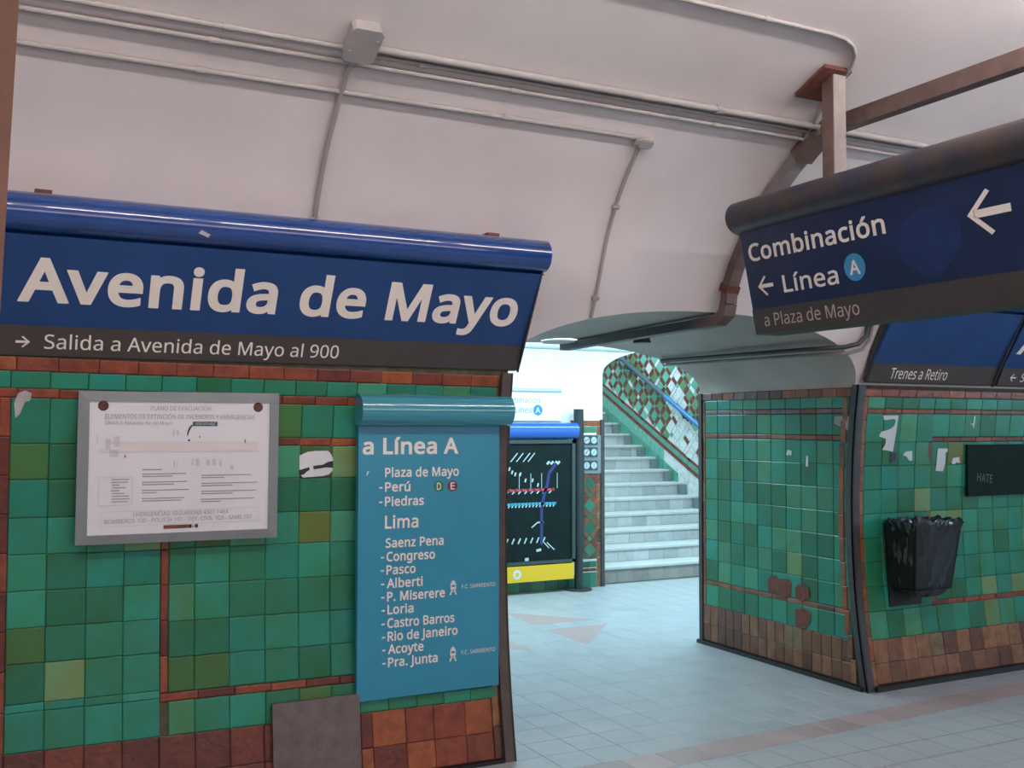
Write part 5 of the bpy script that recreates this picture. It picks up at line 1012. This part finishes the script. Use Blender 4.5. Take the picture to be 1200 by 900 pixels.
# ---- scraps of paper on the tiles
def scrap(name, pts, label, mat, W=None, lift=.008, ref=4.66, cat='paper', th=.0012, group=None):
    c = (sum(p[0] for p in pts)/len(pts), sum(p[1] for p in pts)/len(pts))
    m = MB()
    def P(u, z, o): 
        q = W(u, z, lift+o); return (q.x, q.y, q.z)
    flat(m, pts, th, P); o = m.build(name, mat); rebase(o, P(c[0], c[1], 0)); tag(o, label, cat, group); return o
W0 = wall_fn(4.48, 0., 0.)
sticker = scrap('sticker', [(1.269,1.467),(1.306,1.483),(1.341,1.487),(1.401,1.487),(1.413,1.474),(1.425,1.451),(1.424,1.396),(1.408,1.38),(1.378,1.373),(1.336,1.37),(1.287,1.368),(1.275,1.384),(1.27,1.413)],
      'torn white and black sticker between the evacuation plan and the teal panel', M['paper'], W0, cat='sticker')
for pts in ([(1.269,1.401),(1.315,1.415),(1.318,1.403),(1.301,1.392),(1.292,1.382),(1.275,1.38)], [(1.333,1.42),(1.377,1.424),(1.401,1.437),(1.425,1.441),(1.425,1.41),(1.392,1.412),(1.336,1.404)]):
    m = MB(); flat(m, pts, .001, lambda u, z, o: tuple(W0(u, z, .0095+o))); q = m.build('black_print', M['black']); q.parent = sticker; q.matrix_parent_inverse = Matrix.Translation(sticker.location).inverted()
S = lambda L, k=1.0: [(a*k, 1.6+(b-1.6)*k) for a, b in L]
KR = .9985*4.72/4.66
tt = scrap('torn_poster', S([(4.961,1.671),(5.094,1.672),(5.084,1.563),(5.066,1.445),(5.023,1.454),(4.972,1.458),(4.995,1.487),(5.002,1.525),(4.939,1.542),(4.956,1.571),(5.02,1.584),(5.061,1.605),(5.073,1.634),(5.062,1.651),(4.975,1.642)], KR),
      'tall ragged strip of torn white poster near the corner of the right wall', M['ashgrey'], WRf)
scrap('torn_poster', S([(5.047,1.445),(5.099,1.44),(5.096,1.394),(5.045,1.374)], KR), 'small black poster remnant below the tall ragged strip', M['black'], WRf)
scrap('torn_poster', S([(5.152,1.423),(5.176,1.446),(5.235,1.45),(5.238,1.388),(5.21,1.388),(5.187,1.414)], KR), 'small triangular white paper remnant right of the black one', M['ashgrey'], WRf)
scrap('tape_strip', S([(5.463,1.463),(5.553,1.462),(5.557,1.445),(5.536,1.436),(5.539,1.371),(5.519,1.315),(5.451,1.32),(5.459,1.389)], KR), 'upright strip of white paper tape beside the dark board', M['ashgrey'], WRf)
scrap('torn_poster', S([(5.595,1.366),(5.608,1.4),(5.665,1.406),(5.673,1.365),(5.639,1.374),(5.626,1.357)], KR), 'small ragged white scrap touching the dark board', M['ashgrey'], WRf)
scrap('torn_poster', S([(5.78,1.672),(5.795,1.672),(5.794,1.628),(5.788,1.595),(5.776,1.602),(5.779,1.615),(5.747,1.619),(5.779,1.628)], KR), 'thin curl of white paper under the upper red course above the dark board', M['ashgrey'], WRf)
RV = lambda u, z, out=0.: Vector((XR-out, u, z))
scrap('torn_poster', [(4.87,1.666),(4.736,1.667),(4.731,1.571),(4.874,1.62)], 'grey paper remnant at the top corner of the passage jamb', M['scar'], RV)
scrap('torn_poster', [(5.315,1.417),(5.3,1.447),(5.264,1.443),(5.264,1.413),(5.279,1.407),(5.289,1.427),(5.298,1.407)], 'tiny arched white scrap high on the passage jamb', M['paper'], RV)
scrap('torn_poster', [(5.126,1.411),(5.109,1.412),(5.11,1.343),(5.131,1.342)], 'tiny upright white scrap on the passage jamb', M['paper'], RV)
for i, pts in enumerate(([(5.508,.557),(5.482,.589),(5.431,.599),(5.398,.578),(5.348,.588),(5.299,.591),(5.275,.566),(5.284,.486),(5.349,.454),(5.399,.475),(5.5,.483)], [(5.243,.537),(5.218,.568),(5.155,.58),(5.116,.56),(5.106,.501),(5.172,.469),(5.236,.477)], [(5.245,.403),(5.157,.422),(5.095,.405),(5.104,.338),(5.159,.285),(5.238,.293)])):
    m = MB(); flat(m, pts, .002, lambda u, z, o: tuple(RV(u, z, .007+o))); m.build('broken_patch', M['rubble'], jamb)

# ---- dark board and bin on the right wall
m = MB(); m.box((5.79, 4.712, 1.145), (7.1, 4.726, 1.485)); o = m.build('dark_board', M['board']); rebase(o, (6.4, 4.70, 1.145)); tag(o, 'dark green blank board with a faint scrawl on the right tiled wall', 'board')
s_ = letters('scrawl', 'HATE', (5.875, 4.7105, 1.245), (1, 0, -.12), (0.08, 0, 1), .15, .055, M['chalk'], cam); s_.parent = o; s_.matrix_parent_inverse = Matrix.Translation(o.location).inverted()
t = empty('litter_bin', (5.22, 4.6, .56), 'black wall-mounted litter bin lined with a crumpled black plastic bag', 'bin')
m = MB()
bx0, bx1, by0, by1, bz0, bz1 = 5.03, 5.43, 4.47, 4.72, .60, 1.0
wl = .012
m.box((bx0, by0, bz0), (bx1, by1, bz0+.015)); m.box((bx0, by0, bz0), (bx0+wl, by1, bz1)); m.box((bx1-wl, by0, bz0), (bx1, by1, bz1)); m.box((bx0, by0, bz0), (bx1, by0+wl, bz1)); m.box((bx0, by1-wl, bz0), (bx1, by1, bz1))
for i, (x, y, z) in enumerate(m.v):
    k = 1-.20*(1-(z-bz0)/(bz1-bz0)); m.v[i] = ((bx0+bx1)/2+(x-(bx0+bx1)/2)*k, by1+(y-by1)*k, z)
m.build('bin_body', M['binblack'], t)
m = MB(); m.box((5.06, 4.705, .48), (5.34, 4.735, .97)); m.build('mounting_plate', M['binblack'], t)
# bag: a draped skirt over the rim, gathered and creased
rb = random.Random(5); m = MB(); ring = []; NB = 72; rowsb = []
def rim(u, ex):
    """rounded rectangle around the bin; u in 0..1"""
    a = 2*math.pi*u; cx, cyy = (bx0+bx1)/2+.012, (by0+by1)/2-.006; hx, hy = (bx1-bx0)/2+ex, (by1-by0)/2+ex*.6
    c, s = math.cos(a), math.sin(a); p = 4.0
    k = (abs(c)**p+abs(s)**p)**(-1/p); return cx+hx*c*k, min(cyy+hy*s*k, 4.722)
levels = [(.93, -.035), (1.00, -.03), (1.022, -.004), (1.030, .014), (1.018, .03), (.985, .024), (.93, .014), (.86, .016), (.79, .010), (.72, .006), (.66, -.002), (.60, -.016), (.565, -.045), (.555, -.09)]
for li, (z, ex) in enumerate(levels):
    row = []
    for k in range(NB+1):
        u = (k % NB)/NB
        wv = .009*math.sin(u*2*math.pi*17+li*.9)+.007*math.sin(u*2*math.pi*29+li*2.1)+.006*math.sin(u*2*math.pi*7-li*.6)
        amp = .9 if 1 < li < 6 else .8
        x, y = rim(u, ex+wv*amp); zz = z+(.006*math.sin(u*2*math.pi*11+1)+.006*math.sin(u*2*math.pi*19+li) if 1 < li < 6 else .006*math.sin(u*2*math.pi*9+li))
        k = 1-.20*max(0, 1-(z-bz0)/(bz1-bz0)); x = (bx0+bx1)/2+(x-(bx0+bx1)/2)*k; y = by1+(y-by1)*k
        row.append((x+.015*math.sin(zz*31+u*9), y, zz))
    rowsb.append(row)
m.rows(rowsb); m.add([rowsb[-1][k] for k in range(NB)], [tuple(range(NB))])
m.build('bin_bag', M['bag'], t, smooth=True)

# ---- brown post close to the camera at the left edge
m = MB(); yA = 1.2
e = lambda z: .026+(z-2.05)*.034
m.add([(e(0)-.08, yA, 0), (e(0), yA, 0), (e(0), yA+.04, 0), (e(0)-.08, yA+.04, 0), (e(2.6)-.08, yA, 2.6), (e(2.6), yA, 2.6), (e(2.6), yA+.04, 2.6), (e(2.6)-.08, yA+.04, 2.6)],
      [(0,3,2,1),(4,5,6,7),(0,1,5,4),(1,2,6,5),(2,3,7,6),(3,0,4,7)])
o = m.build('wooden_post', M['copper']); rebase(o, (-.08, yA+.02, 0)); tag(o, 'varnished brown post leaning close to the camera at the left edge', 'post')

# ================================================================ concourse things
# map case
CX0, CX1 = 4.25, 5.165; yc = YF-.14
t = empty('map_case', (4.7, yc, .29), 'black glazed case with a coloured transit map under a blue roll, below the white sign', 'map case')
m = MB(); m.box((CX0, yc, .285), (CX1, YF-.005, 1.47)); m.build('case_body', M['casedark'], t)
m = MB()
for a in ((CX1-.035, yc-.018, .285, CX1, yc, 1.47), (CX0, yc-.018, 1.435, CX1, yc, 1.47), (CX0, yc-.018, .285, CX1, yc, .315), (CX0, yc-.018, .285, CX0+.035, yc, 1.47)): m.box(a[:3], a[3:])
m.build('frame', M['caseframe'], t)
arc = [(yc-.005+.062*math.cos(math.radians(a)), 1.558+.078*math.sin(math.radians(a))) for a in range(60, 301, 12)]+[(YF-.005, 1.485), (YF-.005, 1.635)]
m = MB(); m.prism([(0, a, b) for a, b in arc], (CX0, 0, 0), (5.185, 0, 0)); m.build('roll', M['caseblue'], t, smooth=True)
m = MB(); m.box((CX0, yc-.02, .125), (5.145, YF-.03, .275)); m.build('yellow_strip', M['yellow'], t)
disc('strip_mark', (4.525, yc-.0215, .20), X_, Z_, .045, M['paper'], t); disc('strip_mark', (4.525, yc-.023, .20), X_, Z_, .02, M['yellow'], t)
kc = (yc-.003)/YF
def mp(a, b): """photo-like map grid: a, b in the measured grid of the case"""; return ((4.475+(a-592)*.00948)*kc, 1.6+((1.645-(b-494)*.00845)-1.6)*kc)
def seg(m, a, b, w_):
    (x0, z0), (x1, z1) = mp(*a), mp(*b); d = Vector((x1-x0, z1-z0)).normalized(); n = Vector((-d.y, d.x))*w_/2
    m.add([(x0+n.x, yc-.0015, z0+n.y), (x0-n.x, yc-.0015, z0-n.y), (x1-n.x, yc-.0015, z1-n.y), (x1+n.x, yc-.0015, z1+n.y)], [(0,1,2,3)])
c2 = lambda x, y: (585+x/4.5, 500+y/4.5)
m = MB(); seg(m, (570, 573), c2(290, 326), .022); m.build('red_line', M['redline'], t)
m = MB(); seg(m, (570, 588.5), c2(300, 398), .024); m.build('cyan_line', M['cyanline'], t)
m = MB(); L = [(300, 190), (262, 240), (252, 300), (236, 350), (222, 420), (222, 520), (222, 610)]
for a, b in zip(L, L[1:]): seg(m, c2(*a), c2(*b), .032)
m.build('indigo_line', M['indigo'], t)
m = MB()
for x in range(-60, 280, 32): seg(m, c2(x, 345), c2(x+26, 320), .012)
for x in range(-60, 290, 18): seg(m, c2(x, 415), c2(x+16, 392), .012)
for x in range(-60, 230, 32): seg(m, c2(x, 600), c2(x+12, 572), .014)
for x, y in ((40, 190), (52, 215), (66, 232), (82, 243), (108, 243), (172, 275), (135, 275), (200, 300)): seg(m, c2(x, y+10), c2(x+5, y-8), .016)
for x in (60, 90, 125, 150): seg(m, c2(x, 180), c2(x+36, 135), .010)
for x in (250, 270, 290, 305): seg(m, c2(x, 195), c2(x+14, 180), .022)
seg(m, c2(170, 520), c2(200, 495), .012); seg(m, c2(200, 495), c2(232, 495), .014); seg(m, c2(195, 640), c2(220, 635), .025)
seg(m, c2(250, 600), c2(290, 640), .010); seg(m, c2(235, 600), c2(262, 630), .010); seg(m, c2(135, 683), c2(155, 681), .03)
for x in (105, 165, 222, 305): seg(m, c2(x, 240), c2(x, 320), .006)
m.build('station_ticks', M['tick'], t)['kind'] = 'stuff'
# white board with the connection text
t = empty('connection_sign', (4.7, YF-.03, 1.66), 'white board reading Combinación Línea A above the blue roll of the map case', 'sign')
m = MB(); m.box((4.10, YF-.030, 1.655), (5.085, YF-.002, 1.935)); m.build('sheet', M['white'], t)
m = MB(); m.tube([(4.10, YF-.035, 1.95), (5.075, YF-.035, 1.95)], .017, 10); m.build('top_rod', M['ashgrey'], t)
fx_ = lambda a: (4.475+(a-592)*.00948)*(YF-.032)/YF; fz_ = lambda b: 1.6+(.045-(b-494)*.00845)*(YF-.032)/YF
letters('lettering', 'Combinación', (fx_(632.3)-.435, YF-.032, fz_(472.2)), X_, Z_, .435, .052, M['print'], t, bold=.004)
letters('lettering', 'a Línea', (fx_(622.8)-.25, YF-.032, fz_(483.8)), X_, Z_, .25, .062, M['print'], t, bold=.006)
disc('line_disc', (fx_(629.8), YF-.032, fz_(480.6)), X_, Z_, .052, M['skyblue'], t)
letters('lettering', 'A', (fx_(629.8)-.025, YF-.0335, fz_(480.6)-.028), X_, Z_, .05, .056, M['letter'], t, bold=.01)
m = MB(); m.box((4.10, YF-.022, 1.97), (5.085, YF-.002, 2.355)); o = m.build('blank_panel', M['white']); rebase(o, (4.6, YF-.01, 1.97)); tag(o, 'blank white board above the white connection sign in the concourse', 'board')
# pictogram sheet
t = empty('pictogram_sheet', (5.44, YF-.01, 1.13), 'grey sheet of six round white prohibition pictograms beside the stairs', 'notice')
m = MB(); m.box((5.335, YF-.016, 1.13), (5.548, YF-.004, 1.515)); m.build('sheet', M['frame'], t)
for j, z in enumerate((1.462, 1.342, 1.21)):
    for i, x in enumerate((5.347, 5.462)):
        xx, zz = x+.03*(i == 0), z
        m = MB(); m.box((xx-.043, YF-.019, zz-.048), (xx+.043, YF-.016, zz+.048)); pb = m.build('picture_cell', M['skyblue'] if 0 else M['caseframe'], t)
        disc('pictogram', (xx, YF-.0205, zz), X_, Z_, .034, M['tick'], pb, 18)
        m = MB(); a = .6+.5*j
        m.add([(xx+math.cos(a)*s*.024-math.sin(a)*q, YF-.0215, zz+math.sin(a)*s*.024+math.cos(a)*q) for s, q in ((-1, -.005), (1, -.005), (1, .005), (-1, .005))], [(0,1,2,3)])
        m.build('slash', M['red'] if i == 0 and j < 2 else M['print'], pb)
# dark post with base disc
t = empty('floor_post', (5.235, YF-.09, 0), 'dark steel post on a round floor disc between map case and stairs', 'post')
m = MB(); m.tube([(5.235, YF-.10, .012), (5.235, YF-.10, .35)], .042, 16); m.tube([(5.235, YF-.10, .35), (5.235, YF-.10, 1.50)], .056, 16); m.tube([(5.235, YF-.10, 1.50), (5.235, YF-.10, 1.77)], .050, 16); m.build('shaft', M['post'], t, smooth=True)
m = MB(); m.tube([(5.235, YF-.10, 0), (5.235, YF-.10, .015)], .13, 24); m.build('base_disc', M['metal'], t)
# handrail
t = empty('handrail', (7.69, 10.0, 1.57), 'blue round handrail climbing the tiled stair wall', 'handrail')
ry = lambda z: 9.9+(z-1.52)*1.75/.94
a, b, c_ = (7.685, ry(1.30), 1.30), (7.685, ry(1.98), 1.98), (7.685, ry(2.75), 2.75)
m = MB(); m.tube([a, b], .030, 12); m.build('rail', M['railblue'], t, smooth=True)
m = MB(); m.tube([b, c_], .030, 12); m.build('rail', M['raildark'], t, smooth=True)
for z in (1.78, 2.45):
    m = MB(); y = ry(z); m.tube([(7.685, y, z-.02), (7.69, y, z-.07), (7.765, y, z-.08)], .014, 8); m.tube([(7.755, y, z-.08), (7.769, y, z-.08)], .035, 12); m.build('rail_bracket', M['post'], t)
# drum lamp at the mouth of the passage, dark round fitting on the soffit
t = empty('ceiling_lamp', (3.50, 6.12, 2.17), 'round lit drum lamp under the passage soffit above the white concourse wall', 'lamp')
m = MB(); m.tube([(3.47, 6.08, 2.205), (3.47, 6.08, 2.165)], .115, 28); m.build('housing', M['ashgrey'], t)
m = MB(); m.tube([(3.47, 6.08, 2.195), (3.47, 6.08, 2.180)], .123, 28); m.build('rim', M['drumlit'], t)
m = MB(); m.tube([(3.86, 5.66, 2.215), (3.86, 5.66, 2.150)], .05, 18, radii=[.045, .06]); o = m.build('dark_fitting', M['metal']); rebase(o, (3.86, 5.66, 2.19)); tag(o, 'dark round fitting on the grey passage soffit beside the trunking', 'fitting')
# platform tube lamps (above the frame, mirrored in the rolls of the signs)
LL = ['short tube lamp mirrored at the left end of the big sign roll', 'tube lamp mirrored in the middle of the big sign roll', 'tube lamp mirrored at the right end of the big sign roll',
      'tube lamp over the platform in front of the hanging sign, outside the frame', 'tube lamp over the platform left of the camera, outside the frame']
for i, (a, b) in enumerate(((.30, 1.08), (1.26, 2.68), (2.84, 4.25), (4.45, 5.85), (-1.3, .12))):
    t = empty('tube_lamp', ((a+b)/2, 2.25, 3.36), LL[i], 'lamp', 'tube lamps over the platform')
    m = MB(); m.box((a-.04, 2.20, 3.385), (b+.04, 2.30, 3.43)); m.build('housing', M['housing'], t)
    m = MB(); m.tube([(a, 2.25, 3.36), (b, 2.25, 3.36)], .027, 12); m.build('tube', M['tube'], t)
    for x in (a+.1, b-.1):
        m = MB(); m.tube([(x, 2.25, 3.42), (x, 2.25, 3.53)], .006, 6); m.build('hanger_rod', M['housing'], t)
